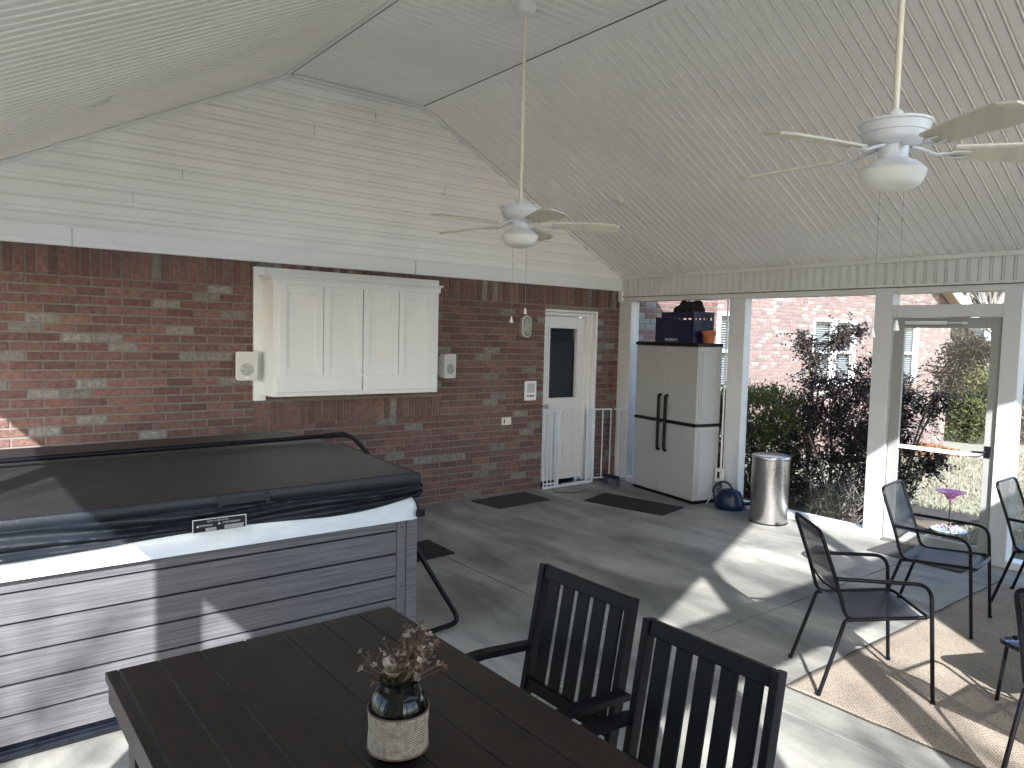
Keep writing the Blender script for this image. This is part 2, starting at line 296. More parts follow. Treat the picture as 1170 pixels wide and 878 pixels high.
# ------------------------------------------------------------------ mesh helpers
class MB:
    def __init__(s): s.v = []; s.f = []; s.mi = []; s.uv = {}; s.tone = []; s.cur = None
    def face(s, idx, m=0):
        s.f.append(tuple(idx)); s.mi.append(m); s.tone.append(s.cur)
    def add(s, pts, faces, m=0):
        o = len(s.v); s.v += [Vector(p) for p in pts]
        for f in faces: s.face([o+i for i in f], m)
    def box(s, x0, x1, y0, y1, z0, z1, m=0):
        if x0 > x1: x0, x1 = x1, x0
        if y0 > y1: y0, y1 = y1, y0
        if z0 > z1: z0, z1 = z1, z0
        P = [(x0,y0,z0),(x1,y0,z0),(x1,y1,z0),(x0,y1,z0),(x0,y0,z1),(x1,y0,z1),(x1,y1,z1),(x0,y1,z1)]
        s.add(P, [(0,3,2,1),(4,5,6,7),(0,1,5,4),(1,2,6,5),(2,3,7,6),(3,0,4,7)], m); return s
    def obox(s, a, b, wv, hv, m=0):
        """bar from a to b with half-width vector wv and half-height vector hv"""
        a, b, wv, hv = map(Vector, (a, b, wv, hv))
        P = [a-wv-hv, a+wv-hv, a+wv+hv, a-wv+hv, b-wv-hv, b+wv-hv, b+wv+hv, b-wv+hv]
        s.add(P, [(3,2,1,0),(4,5,6,7),(0,1,5,4),(1,2,6,5),(2,3,7,6),(3,0,4,7)], m); return s
    def prism(s, poly, ext, m=0):
        ext = Vector(ext); n = len(poly); P = [Vector(p) for p in poly]; P += [p+ext for p in P]
        s.add(P, [tuple(range(n))[::-1], tuple(range(n, 2*n))]+[(i, (i+1) % n, n+(i+1) % n, n+i) for i in range(n)], m); return s
    def tube(s, pts, r, n=8, closed=False, m=0, flat=None):
        pts = [Vector(p) for p in pts]; k = len(pts); rs = r if isinstance(r, (list, tuple)) else [r]*k
        o = len(s.v); up = None
        for i, p in enumerate(pts):
            if closed: t = pts[(i+1) % k]-pts[i-1]
            else: t = (pts[min(i+1, k-1)]-pts[max(i-1, 0)])
            t.normalize()
            if up is None:
                up = Vector((0, 0, 1)) if abs(t.z) < .9 else Vector((1, 0, 0))
            up = (up-t*up.dot(t)).normalized(); sd = t.cross(up)
            for j in range(n):
                a = 2*math.pi*j/n; s.v.append(p+(up*math.cos(a)*(flat or 1)+sd*math.sin(a))*rs[i])
        seg = k if closed else k-1
        for i in range(seg):
            i2 = (i+1) % k
            for j in range(n):
                s.face((o+i*n+j, o+i*n+(j+1) % n, o+i2*n+(j+1) % n, o+i2*n+j), m)
        if not closed:
            s.face([o+j for j in range(n)][::-1], m); s.face([o+(k-1)*n+j for j in range(n)], m)
        return s
    def lathe(s, prof, c=(0, 0, 0), n=32, m=0, tilt=None, cap=True):
        o = len(s.v); c = Vector(c)
        for (r, z) in prof:
            for j in range(n):
                a = 2*math.pi*j/n; p = Vector((r*math.cos(a), r*math.sin(a), z))
                if tilt: p = tilt @ p
                s.v.append(c+p)
        for i in range(len(prof)-1):
            for j in range(n):
                s.face((o+i*n+j, o+i*n+(j+1) % n, o+(i+1)*n+(j+1) % n, o+(i+1)*n+j), m)
        if cap:
            if prof[0][0] > 1e-4: s.face([o+j for j in range(n)][::-1], m)
            if prof[-1][0] > 1e-4: s.face([o+(len(prof)-1)*n+j for j in range(n)], m)
        return s
    def grid(s, nu, nv, fn, m=0, uvs=None):
        o = len(s.v)
        for j in range(nv+1):
            for i in range(nu+1): s.v.append(Vector(fn(i/nu, j/nv)))
        for j in range(nv):
            for i in range(nu):
                a = o+j*(nu+1)+i; s.face((a, a+1, a+nu+2, a+nu+1), m)
                if uvs: s.uv[len(s.f)-1] = [(i/nu*uvs[0], j/nv*uvs[1]), ((i+1)/nu*uvs[0], j/nv*uvs[1]), ((i+1)/nu*uvs[0], (j+1)/nv*uvs[1]), (i/nu*uvs[0], (j+1)/nv*uvs[1])]
        return s
    def build(s, name, mats, parent=None, smooth=False, bevel=0, segs=2, off=None, label=None):
        me = bpy.data.meshes.new(name)
        vs = s.v if off is None else [v-Vector(off) for v in s.v]
        me.from_pydata([tuple(v) for v in vs], [], s.f)
        if isinstance(mats, str): mats = [mats]
        for q in mats: me.materials.append(MATS[q])
        me.polygons.foreach_set('material_index', s.mi)
        if s.uv:
            u = me.uv_layers.new(name='UVMap')
            for fi, co in s.uv.items():
                for li, c in zip(me.polygons[fi].loop_indices, co): u.data[li].uv = c
        if any(t is not None for t in s.tone):
            at = me.color_attributes.new('tone', 'FLOAT_COLOR', 'CORNER'); buf = []
            for p, t in zip(me.polygons, s.tone):
                t = t if t is not None else (.5, .5, .5)
                if isinstance(t, float): t = (t, t, t)
                buf += [t[0], t[1], t[2], 1.0]*p.loop_total
            at.data.foreach_set('color', buf)
        me.update()
        if smooth:
            me.polygons.foreach_set('use_smooth', [True]*len(me.polygons)); me.set_sharp_from_angle(angle=R(40))
        o = bpy.data.objects.new(name, me); COL.objects.link(o)
        if parent: o.parent = parent
        if bevel:
            b = o.modifiers.new('bevel', 'BEVEL'); b.width = bevel; b.segments = segs; b.limit_method = 'ANGLE'; b.angle_limit = R(40)
        if label: o['label'] = label
        return o
def tag(o, label=None, cat=None, group=None, kind=None):
    if label: o['label'] = label
    if cat: o['category'] = cat
    if group: o['group'] = group
    if kind: o['kind'] = kind
    return o
def thing(name, label, cat, loc=(0, 0, 0), rz=0, group=None):
    o = bpy.data.objects.new(name, None); COL.objects.link(o); o.empty_display_size = .1
    o.location = loc; o.rotation_euler = (0, 0, rz); return tag(o, label, cat, group)
def copy_tree(o, parent=None):
    c = o.copy(); COL.objects.link(c)
    if parent: c.parent = parent
    for ch in [x for x in bpy.data.objects if x.parent == o]: copy_tree(ch, c)
    return c
def rnd_rect(w, h, r, n=5):
    P = []
    for cx, cy, a0 in ((w-r, h-r, 0), (-w+r, h-r, 90), (-w+r, -h+r, 180), (w-r, -h+r, 270)):
        for k in range(n+1):
            a = R(a0+90*k/n); P.append((cx+r*math.cos(a), cy+r*math.sin(a)))
    return P
def fillet(pts, r, n=6):
    pts = [Vector(p) for p in pts]; out = [pts[0]]
    for i in range(1, len(pts)-1):
        p, a, b = pts[i], pts[i-1], pts[i+1]; rr = min(r, (a-p).length*.48, (b-p).length*.48)
        q0 = p+(a-p).normalized()*rr; q1 = p+(b-p).normalized()*rr
        for k in range(n+1):
            t = k/n; out.append(q0*(1-t)**2+p*2*t*(1-t)+q1*t*t)
    out.append(pts[-1]); return out
def text_mesh(body, size, mat_name, parent, name, matrix, extrude=.0005):
    cu = bpy.data.curves.new('t', 'FONT'); cu.body = body; cu.size = size; cu.extrude = extrude; cu.align_x = 'CENTER'; cu.align_y = 'CENTER'
    to = bpy.data.objects.new('t', cu); COL.objects.link(to)
    bpy.context.view_layer.update()
    me = bpy.data.meshes.new_from_object(to); bpy.data.objects.remove(to); me.name = name
    me.materials.clear(); me.materials.append(MATS[mat_name]); me.transform(matrix)
    o = bpy.data.objects.new(name, me); COL.objects.link(o); o.parent = parent; return o

RIDGE_L, RIDGE_R, ZP = 2.409, 3.697, 3.846        # flat strip of the ceiling
SL, SR = .52, .506
WX0, WX1 = -.39, 6.50; WY0, WY1 = -.516, 6.187    # porch
def ceil_z(x):
    if x < RIDGE_L: return ZP-SL*(RIDGE_L-x)
    if x > RIDGE_R: return ZP-SR*(x-RIDGE_R)
    return ZP

# ------------------------------------------------------------------ ground
def gz(x, y):
    d = max(0., x-7.4, -1.2-x, -1.6-y)
    z = -.13-.072*min(d, 40)-.01*max(0, min(d-40, 60))
    return z+.04*noise.noise(Vector((x*.3, y*.3, 0)))
g = MB()
def gf(u, v):
    x = -60+220*u**1.6 if True else 0; y = -60+200*v
    return (x, y, gz(x, y))
g.grid(150, 110, gf)
tag(g.build('ground', 'lawn', smooth=True), kind='structure')
# planting bed beside the porch
b = MB(); b.grid(20, 30, lambda u, v: (6.75+2.6*u, 3.1+5*v, gz(6.75+2.6*u, 3.1+5*v)+.03+.03*noise.noise(Vector((u*9, v*12, 1)))))
tag(b.build('planting_bed', 'soil', smooth=True), kind='structure')
# concrete slab, cut by control joints
s = MB()
J = .005
for (x0, x1) in ((-.55, 3.05-J), (3.05+J, 6.75)):
    for (y0, y1) in ((-.75, 2.56-J), (2.56+J, 6.2)):
        s.box(x0, x1, y0, y1, -.12, 0)
s.box(-.56, 6.76, -.76, 6.2, -.3, -.03)
o = s.build('patio_floor', 'concrete', bevel=.004); tag(o, kind='structure')

# dry grass tufts seen through the door
random.seed(5); gt = MB()
for i in range(26000):
    x = 7.0+random.random()**1.7*17; y = random.uniform(-.4, 1)*x*.42+.6
    if 3 < y < 8.2 and x < 9.3: continue
    if y > 7.8: continue
    z = gz(x, y); h = random.uniform(.025, .07)*(1+.03*x); a = random.random()*6.28; wv = Vector((math.cos(a), math.sin(a), 0))*random.uniform(.006, .014)*(1+.06*x)
    le = Vector((random.uniform(-.05, .05), random.uniform(-.05, .05), h)); p = Vector((x, y, z-.005))
    gt.cur = random.random()**1.5
    gt.add([p-wv, p+wv, p+le], [(0, 1, 2)])
tag(gt.build('dry_grass', 'grass_dry'), kind='stuff')

# ------------------------------------------------------------------ brick walls
random.seed(11)
def brick_tone(light=.115):
    r = random.random()
    if r < light:
        k = random.uniform(.75, 1.2); return (.2*k, .188*k, .172*k)
    k = random.uniform(.78, 1.2)
    base = random.choice([(.155, .082, .071), (.14, .075, .068), (.168, .095, .08), (.13, .071, .065), (.155, .087, .072), (.148, .085, .073)])
    return tuple(c*k for c in base)
CH, BL, MJ = .0677, .2032, .010
TONE = [1., 0.]
def brick_rows(mb, u0, u1, z0, z1, P, openings=(), seed_off=0, light=.115, depth=.006, bev=.002):
    """P(u, z, d) -> world point; d is how far the face stands proud"""
    def one(a, b, c, d):
        pcs = [(a, b)]
        for (oa, ob, oc, od) in openings:
            if min(d, od)-max(c, oc) < .012: continue
            nx = []
            for (p, q) in pcs:
                if q <= oa or p >= ob: nx.append((p, q)); continue
                if p < oa: nx.append((p, oa-.004))
                if q > ob: nx.append((ob+.004, q))
            pcs = nx
        for (p, q) in pcs: lay(p, q, c, d)
    def lay(a, b, c, d):
        if b-a < .012 or d-c < .012: return
        mb.cur = tuple(c*TONE[0]+TONE[1] for c in brick_tone(light))
        dd = depth+random.uniform(-.0015, .0015)
        j = [random.uniform(0, .0028) for _ in range(8)]
        Q = [P(a, c, -.004), P(b, c, -.004), P(b, d, -.004), P(a, d, -.004), P(a+bev+j[0], c+bev+j[1], dd), P(b-bev-j[2], c+bev+j[3], dd), P(b-bev-j[4], d-bev-j[5], dd), P(a+bev+j[6], d-bev-j[7], dd)]
        mb.add(Q, [(4,5,6,7),(0,1,5,4),(1,2,6,5),(2,3,7,6),(3,0,4,7)], 0)
    n = int((z1-z0)/CH+.5)
    for k in range(n):
        zz = z1-(k+1)*CH; off = (k % 2)*BL/2+random.uniform(-.004, .004)
        u = u0-off
        while u < u1:
            a, b = max(u, u0), min(u+BL-MJ, u1)
            one(a+random.uniform(-.001, .001), b, max(zz+MJ*.5, z0), zz+CH-MJ*.5); u += BL
def soldier(mb, u0, u1, z0, z1, P, openings=(), light=.115):
    u = u0
    while u < u1-.02:
        a, b = u, min(u+CH-MJ, u1); ok = True
        for (oa, ob, oc, od) in openings:
            if a < ob and b > oa and z0 < od and z1 > oc: ok = False
        if ok:
            mb.cur = brick_tone(light); dd = .006+random.uniform(-.001, .001); bev = .002; c, d = z0+MJ*.5, z1-MJ*.5
            Q = [P(a, c, -.004), P(b, c, -.004), P(b, d, -.004), P(a, d, -.004), P(a+bev, c+bev, dd), P(b-bev, c+bev, dd), P(b-bev, d-bev, dd), P(a+bev, d-bev, dd)]
            mb.add(Q, [(4,5,6,7),(0,1,5,4),(1,2,6,5),(2,3,7,6),(3,0,4,7)], 0)
        u += CH

house = thing('brick_house', 'red brick house with white back door, siding gable and sunlit wing', 'house', (3, 6.187, 0))
HO = Vector((3, 6.187, 0))
def hb(mb, name, mats, parent=house, **k): return mb.build(name, mats, parent, off=HO, **k)
YW = 6.187
DX0, DX1, DZ = 5.30, 6.10, 2.0        # door opening
mw = MB()
P_main = lambda u, z, d: Vector((u, YW-d, z))
op = [(DX0, DX1, -.1, DZ)]
win_hdr = [(2.12, 3.97, .88, 1.09)]
soldier(mw, -.9, 6.62, 2.045, 2.262, P_main)
brick_rows(mw, -.9, 6.62, -.06, 2.045, P_main, op+win_hdr)
soldier(mw, 2.12, 3.97, .885, 1.085, P_main)
mw.cur = (.3, .3, .3)
# mortar body with a door recess
mw.box(-1, DX0, YW, YW+.25, -.2, 4.3, 1); mw.box(DX1, 8.37, YW, YW+.25, -.6, 2.9, 1); mw.box(DX0, DX1, YW, YW+.25, DZ, 4.3, 1); mw.box(DX1, 6.6, YW, YW+.25, 2.9, 4.0, 1)
brick_rows(mw, 6.62, 8.37, -.3, 2.9, P_main, ())
# brick reveal of the door opening
for (xx, sgn) in ((DX0, 1), (DX1, -1)):
    for k in range(30):
        mw.cur = brick_tone(); z = .0+k*CH
        if z+CH < DZ: mw.box(xx-.003*sgn, xx+.004*sgn, YW-.004, YW+.095, z+.005, z+CH-.005, 0)
hb(mw, 'wall', ['brick', 'mortar'], label='red brick wall with scattered grey bricks and a soldier course at the top')
# wing beyond the porch: same brick, sun glare put into its colour by paling it
TONE[:] = [.85, .06]
ww = MB()
mwX = 8.37; YB = 8.0
P_ret = lambda u, z, d: Vector((mwX+d, u, z))
brick_rows(ww, YW, YB, -.4, 2.9, P_ret); ww.cur = (.3, .3, .3); ww.box(mwX-.25, mwX, YW+.25, YB+.1, -.6, 2.9, 1)
W1 = (10.0, 11.75, .82, 2.22); W2 = (13.99, 15.74, .82, 2.22); W3 = (17.0, 18.75, .82, 2.22)
P_wing = lambda u, z, d: Vector((u, YB-d, z))
rows_open = [W1, W2, W3]
XE = 20.55
def rake_z(x): return 2.55+.47*(XE+.3-x)
brick_rows(ww, mwX, XE, -1.2, 2.75, P_wing, rows_open, light=.2)
zz = 2.75
while zz < 6.3:                       # gable part
    xr = XE+.3-(zz-2.55)/.47; xl = max(mwX, 2*14-xr)
    brick_rows(ww, xl, min(xr, XE), zz, zz+CH, P_wing, (), light=.2); zz += CH
ww.cur = (.3, .3, .3)
ys = [mwX, W1[0], W1[1], W2[0], W2[1], W3[0], W3[1], XE]
for i in range(7):
    if i % 2 == 0: ww.box(ys[i], ys[i+1], YB, YB+.25, -1.6, 2.75, 1)
    else: ww.box(ys[i], ys[i+1], YB, YB+.25, -1.6, .82, 1); ww.box(ys[i], ys[i+1], YB, YB+.25, 2.22, 2.75, 1)
ww.prism([(mwX, YB, 2.75), (XE, YB, 2.75), (XE, YB, rake_z(XE)), (14, YB, rake_z(14)), (mwX, YB, rake_z(14)-.47*(14-mwX))], (0, .25, 0), 1)
ww.box(XE-.25, XE, YB+.25, YB+9, -1.9, 2.75, 1)
hb(ww, 'wing_wall', ['brick', 'mortar'], label='brick wall of the wing, its colour paled to look sunlit, with white windows')
rf = MB()
for sgn, x0, x1 in ((1, 14, XE+.75), (-1, 14, mwX-1.1)):
    z0, z1 = rake_z(14)+.02, rake_z(14)+.02-.47*abs(x1-14)
    rf.prism([(x0, YB-.35, z0), (x1, YB-.35, z1), (x1, YB-.35, z1+.08), (x0, YB-.35, z0+.08)], (0, 9.5, 0), 0)
    rf.prism([(x0, YB-.35, z0-.02), (x1, YB-.35, z1-.02), (x1, YB-.35, z1-.002), (x0, YB-.35, z0-.002)], (0, .33, 0), 1)
    rf.prism([(x0, YB-.40, z0-.16), (x1, YB-.40, z1-.16), (x1, YB-.40, z1+.1), (x0, YB-.40, z0+.1)], (0, .045, 0), 2)
hb(rf, 'roof', ['roof_shingle', 'soffit_tan', 'white_trim'])
def house_window(W):
    x0, x1, z0, z1 = W
    f = MB(); t = .07; y0, y1 = YB-.012, YB+.09
    f.box(x0, x0+t, y0, y1, z0, z1); f.box(x1-t, x1, y0, y1, z0, z1); f.box(x0+t, x1-t, y0, y1, z1-t, z1); f.box(x0+t, x1-t, y0-.02, y1, z0, z0+t)
    xm = (x0+x1)/2; f.box(xm-.06, xm+.06, y0, y1, z0+t, z1-t); zm_ = (z0+z1)/2
    for a, b in ((x0+t, xm-.06), (xm+.06, x1-t)):
        f.box(a, b, y0+.03, y1-.01, zm_-.025, zm_+.025); f.box(a, a+.035, y0+.025, y1-.01, z0+t, z1-t); f.box(b-.035, b, y0+.025, y1-.01, z0+t, z1-t)
    fo = hb(f, 'window', 'post_white', bevel=.004)
    p = MB(); p.box(x0+t, x1-t, YB+.045, YB+.05, z0+t, z1-t); hb(p, 'pane', 'clear_glass', fo)
    c = MB()
    for k in range(28):
        z = z0+.07+k*(z1-z0-.14)/28; c.obox((x0+.05, YB+.12, z), (x1-.05, YB+.12, z), (0, .016, .012), (0, -.0008, .001), 0)
    c.box(x0, x1, YB+.15, YB+.16, z0, z1, 1)
    hb(c, 'blind', ['wing_blind', 'curtain'], fo)
for W in (W1, W2, W3): house_window(W)
# frieze board over the brick
fr = MB(); fr.box(-.45, 6.555, YW-.045, YW+.0, 2.256, 2.396); fr.box(-.45, 6.555, YW-.055, YW, 2.386, 2.402)
fr.box(-.45, 6.555, YW-.05, YW, 2.292, 2.296)
fr.box(6.44, 6.50, YW-.06, YW, 2.13, 2.256)
hb(fr, 'frieze_board', 'white_trim', bevel=.003)
for x in (.80, 3.1+.53):
    sm = MB(); sm.box(x, x+.0015, YW-.0505, YW-.04, 2.258, 2.385); hb(sm, 'board_joint', 'seam_dark')
# dutch-lap siding in the gable
gs = MB(); lap = .109; z = 2.402
def gable_x(z):
    return (max(-.42, RIDGE_L-(ZP-z)/SL), min(6.55, RIDGE_R+(ZP-z)/SR))
while z < ZP-.001:
    zt = min(z+lap, ZP)
    prof = [(0, .026), (.002, .028), (.062, .024), (.07, .017), (.08, .008), (.095, .003), (lap, .001)]
    for i in range(len(prof)-1):
        za, zb = z+prof[i][0], min(z+prof[i+1][0], ZP)
        if za >= zt: break
        xa, xb = gable_x(za), gable_x(zb)
        gs.add([(xa[0], YW-prof[i][1], za), (xa[1], YW-prof[i][1], za), (xb[1], YW-prof[i+1][1], zb), (xb[0], YW-prof[i+1][1], zb)], [(0, 1, 2, 3)])
    xa = gable_x(z); gs.add([(xa[0], YW, z), (xa[1], YW, z), (xa[1], YW-.026, z), (xa[0], YW-.026, z)], [(0, 1, 2, 3)])
    z += lap
gs.box(-.42, 6.5, YW-.001, YW+.02, 2.38, 2.41)
for (x, z) in ((1.55, 2.84), (2.62, 3.38), (1.2, 2.62), (3.95, 3.05), (3.2, 3.6), (4.6, 2.73)):
    gs.box(x, x+.0018, YW-.0285, YW-.002, z, z+.07, 1)
hb(gs, 'gable_siding', ['vinyl_siding', 'seam_dark'])
ct = MB()      # thin channel along the sloped edges
for (a, b) in (((-.35, ceil_z(-.35)), (RIDGE_L, ZP)), ((RIDGE_L, ZP), (RIDGE_R, ZP)), ((RIDGE_R, ZP), (6.48, ceil_z(6.48)))):
    d = Vector((b[0]-a[0], 0, b[1]-a[1])).normalized(); n = Vector((-d.z, 0, d.x))
    A = Vector((a[0], YW-.022, a[1]))-n*.018; B = Vector((b[0], YW-.022, b[1]))-n*.018
    ct.obox(A, B, (0, .02, 0), n*.012)
hb(ct, 'gable_trim', 'white_paint')
# back door
dy = YW+.085
door = MB()
X0, X1 = DX0+.035, DX1-.115
GX0, GX1, GZ0, GZ1 = X0+.115, X1-.11, 1.0, 1.80
door.box(X0, GX0, dy, dy+.045, .06, 1.93); door.box(GX1, X1, dy, dy+.045, .06, 1.93); door.box(GX0, GX1, dy, dy+.045, .06, GZ0); door.box(GX0, GX1, dy, dy+.045, GZ1, 1.93)
for (a, b, c, d) in ((GX0-.02, GX0+.005, GZ0-.02, GZ1+.02), (GX1-.005, GX1+.02, GZ0-.02, GZ1+.02)): door.box(a, b, dy-.012, dy+.01, c, d)
door.box(GX0+.005, GX1-.005, dy-.012, dy+.01, GZ0-.02, GZ0+.005); door.box(GX0+.005, GX1-.005, dy-.012, dy+.01, GZ1-.005, GZ1+.02)
for (a, b) in ((X0+.11, (X0+X1)/2-.035), ((X0+X1)/2+.035, X1-.11)):   # raised lower panels
    z0, z1 = .2, .86
    for q in ((a, a+.018, z0, z1), (b-.018, b, z0, z1)): door.box(q[0], q[1], dy-.008, dy, q[2], q[3])
    door.box(a+.018, b-.018, dy-.008, dy, z0, z0+.018); door.box(a+.018, b-.018, dy-.008, dy, z1-.018, z1)
    door.box(a+.045, b-.045, dy-.006, dy, z0+.045, z1-.045)
do = hb(door, 'back_door', 'white_paint', bevel=.003, label='white back door with a dark window above and panels below')
gp = MB(); gp.box(GX0+.005, GX1-.005, dy+.018, dy+.022, GZ0+.005, GZ1-.005); hb(gp, 'door_glass', 'clear_glass', do)
bl = MB()
for k in range(38):
    z = GZ0+.02+k*.0206; bl.obox((GX0, dy+.07, z), (GX1, dy+.07, z), (0, .009, .006), (0, -.0005, .0008), 0)
bl.box(X0-.1, X1+.1, dy+.2, dy+.21, 0, 2.1, 1)
hb(bl, 'door_blind', ['blind_slat', 'interior_dark'], do)
kn = MB(); kn.lathe([(0, 0), (.012, 0), (.012, .03), (.026, .045), (.028, .06), (.018, .075), (0, .078)], (X0+.06, dy, .92), 16, tilt=Matrix.Rotation(R(90), 3, 'X')); hb(kn, 'door_knob', 'stainless', do, smooth=True)
cs = MB()
cs.box(DX0, X0-.002, YW+.03, YW+.13, 0, 1.975); cs.box(X1+.002, X1+.045, YW+.05, YW+.14, .0, 1.935)
cs.box(X1+.045, DX1-.028, YW+.02, YW+.14, 0, 1.975); cs.box(DX1-.026, DX1, YW-.02, YW+.14, 0, 2.0)
cs.box(DX0, DX1-.028, YW-.02, YW+.14, 1.977, 2.0); cs.box(X0-.001, X1+.043, YW+.04, YW+.14, 1.935, 1.974)
cs.box(DX0, DX1, YW+.0, YW+.25, -.02, .03, 1)
hb(cs, 'door_frame', ['white_paint', 'dark_metal'], bevel=.003)

# ------------------------------------------------------------------ screened porch
porch = thing('screened_porch', 'white screened porch with vaulted beadboard ceiling, posts and beams', 'porch', (3.05, 2.8, 0))
PO = Vector((3.05, 2.8, 0))
def pb(mb, name, mats, parent=porch, **k): return mb.build(name, mats, parent, off=PO, **k)
def beadboard(mb, o, along, run, n, width, length, pitch=.081):
    """boards laid side by side in direction `along`, each running `run`; paired grooves between them; n points into the room"""
    o, along, run, n = map(Vector, (o, along, run, n)); along.normalize(); run.normalize(); n.normalize()
    t = 0; prof = [(0, 0), (.005, -.014), (.011, .004), (.017, .004), (.023, -.014), (.028, 0), (pitch, 0)]
    L = run*length
    while t < width:
        for (a, ha), (b, hb_) in zip(prof, prof[1:]):
            A = o+along*min(t+a, width)+n*ha; B = o+along*min(t+b, width)+n*hb_
            if t+a >= width: break
            mb.add([A, B, B+L, A+L], [(0, 1, 2, 3)], 0)
        t += pitch
Y0c, Y1c = WY0-.1, WY1
sl = MB(); e = 2.6
# left slope
for nm, xa, xb in (('l', -.72, RIDGE_L), ('r', RIDGE_R, 6.80)):
    c = MB(); za, zb = ceil_z(xa), ceil_z(xb); run = Vector((xb-xa, 0, zb-za)); n = Vector((run.z, 0, -run.x)); n = n if n.z < 0 else -n
    beadboard(c, (xa, Y0c, za), (0, 1, 0), run, n, Y1c-Y0c, run.length)
    pb(c, 'sloped_ceiling', 'vinyl_ceiling')
c = MB(); beadboard(c, (RIDGE_L, Y0c, ZP), (0, 1, 0), (1, 0, 0), (0, 0, -1), Y1c-Y0c, RIDGE_R-RIDGE_L); pb(c, 'flat_ceiling', 'vinyl_ceiling')
tr = MB()       # seams and trims at the two creases
for x, s_ in ((RIDGE_L, -1), (RIDGE_R, 1)):
    tr.box(x-.03*(s_ > 0)-.002, x+.03*(s_ < 0)+.002, Y0c, Y1c, ZP-.006, ZP-.001, 0)
    k = SL if s_ < 0 else SR
    a = Vector((x+s_*.003, Y0c, ZP-.003)); d = Vector((s_, 0, -k)).normalized()
    tr.obox(a+d*.04+Vector((0, 0, -.004)), a+d*.04+Vector((0, Y1c-Y0c, -.004)), d*.04, (0, 0, .003), 0)
    tr.box(x-.003, x+.003, Y0c, Y1c, ZP-.012, ZP-.004, 1)
pb(tr, 'ceiling_trim', ['vinyl_ceiling', 'seam_dark'])
ro = MB()
for xa, xb in ((-.72, RIDGE_L), (RIDGE_L, RIDGE_R), (RIDGE_R, 6.80)):
    za, zb = ceil_z(xa), ceil_z(xb)
    ro.prism([(xa, Y0c, za+.02), (xb, Y0c, zb+.02), (xb, Y0c, zb+.2), (xa, Y0c, za+.2)], (0, Y1c-Y0c+.3, 0))
pb(ro, 'porch_roof', 'roof_shingle')
# eave fascias
fa = MB(); fa.box(-.76, -.72, Y0c, Y1c, ceil_z(-.72)-.03, ceil_z(-.72)+.2); pb(fa, 'eave_fascia', 'white_trim'); fa = MB(); fa.box(6.80, 6.84, Y0c, Y1c, ceil_z(6.8)-.06, ceil_z(6.8)+.2)
pb(fa, 'eave_fascia', 'white_trim')
# right beam
XF = 6.467
bm_ = MB()
beadboard(bm_, (XF, WY0, 2.205), (0, 1, 0), (0, 0, 1), (-1, 0, 0), WY1-WY0-.02, .20)
bm_.box(XF+.01, XF+.17, WY0, WY1, 2.155, 2.47, 0)
bm_.box(XF-.018, XF+.02, WY0, WY1, 2.397, 2.43, 0)
bm_.box(XF-.016, XF+.009, WY0, WY1, 2.19, 2.207, 0)
bm_.box(XF-.002, XF+.17, WY0, WY1, 2.135, 2.182, 0)
bm_.box(XF-.012, XF+.0, WY0, WY1, 2.1835, 2.189, 1)
for y in (4.475, .3): bm_.box(XF-.02, XF+.0, y-.014, y+.014, 2.19, 2.40, 0)
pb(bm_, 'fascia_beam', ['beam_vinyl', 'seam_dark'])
# posts of the right wall
def post(x0, x1, y0, y1, z1=2.137, z0=0):
    q = MB(); q.box(x0, x1, y0, y1, z0, z1); return pb(q, 'post', 'post_white', bevel=.004)
post(XF, XF+.14, 5.99, 6.185); post(XF+.02, XF+.13, 4.455, 4.62); post(XF-.004, XF+.13, 2.985, 3.135); post(XF-.004, XF+.13, 2.025, 2.15)
post(XF, XF+.13, .4, .53); post(XF, XF+.13, WY0, WY0+.12)
q = MB(); q.box(XF+.03, XF+.1, 4.622, 4.652, 0, 2.134); pb(q, 'post_trim', 'post_white', bevel=.003)
# sills
for y0, y1 in ((4.653, 5.989), (3.137, 4.453), (.532, 2.023), (WY0+.122, .398)):
    q = MB(); q.box(XF-.01, XF+.14, y0, y1, .0, .06); pb(q, 'sill', 'white_trim', bevel=.004)
q = MB(); q.box(XF+.002, XF+.13, 2.152, 2.983, 1.935, 2.035); pb(q, 'door_header', 'post_white', bevel=.003)
# screen panels
q = MB()
for y0, y1, z0, z1 in ((4.655, 5.988, .062, 2.134), (3.137, 4.453, .062, 2.134), (.532, 2.023, .062, 2.134), (WY0+.122, .398, .062, 2.134), (2.152, 2.983, 2.037, 2.134)):
    q.add([(XF+.09, y0, z0), (XF+.09, y1, z0), (XF+.09, y1, z1), (XF+.09, y0, z1)], [(0, 1, 2, 3)])
pb(q, 'insect_screen', 'insect_screen')
# storm door
sdr = MB(); y0, y1, z0, z1 = 2.16, 2.975, .02, 1.93; a = XF+.03; b_ = XF+.065
sdr.box(a, b_, y0, y0+.075, z0, z1); sdr.box(a, b_, y1-.085, y1, z0, z1); sdr.box(a, b_, y0+.075, y1-.085, z1-.085, z1); sdr.box(a, b_, y0+.075, y1-.085, z0, z0+.09)
sdo = pb(sdr, 'storm_door', 'storm_frame', bevel=.004, label='grey framed glass storm door with a low white mid rail')
q = MB(); q.box(a+.002, b_-.002, y0+.075, y1-.085, .82, .85); pb(q, 'mid_rail', 'rail_white', sdo, bevel=.003)
q = MB(); q.box(a+.014, a+.018, y0+.075, y1-.085, .851, z1-.086); pb(q, 'glass_pane', 'clear_glass', sdo)
q = MB(); q.box(a+.014, a+.018, y0+.075, y1-.085, z0+.09, .819); pb(q, 'glass_pane', 'clear_glass', sdo)
q = MB(); q.tube(fillet([(a-.001, y0+.045, .875), (a-.045, y0+.045, .875), (a-.05, y0+.14, .868)], .02), .008, 8); q.box(a-.008, a-.0005, y0+.025, y0+.065, .83, .92); pb(q, 'door_handle', 'dark_metal', sdo, smooth=True)
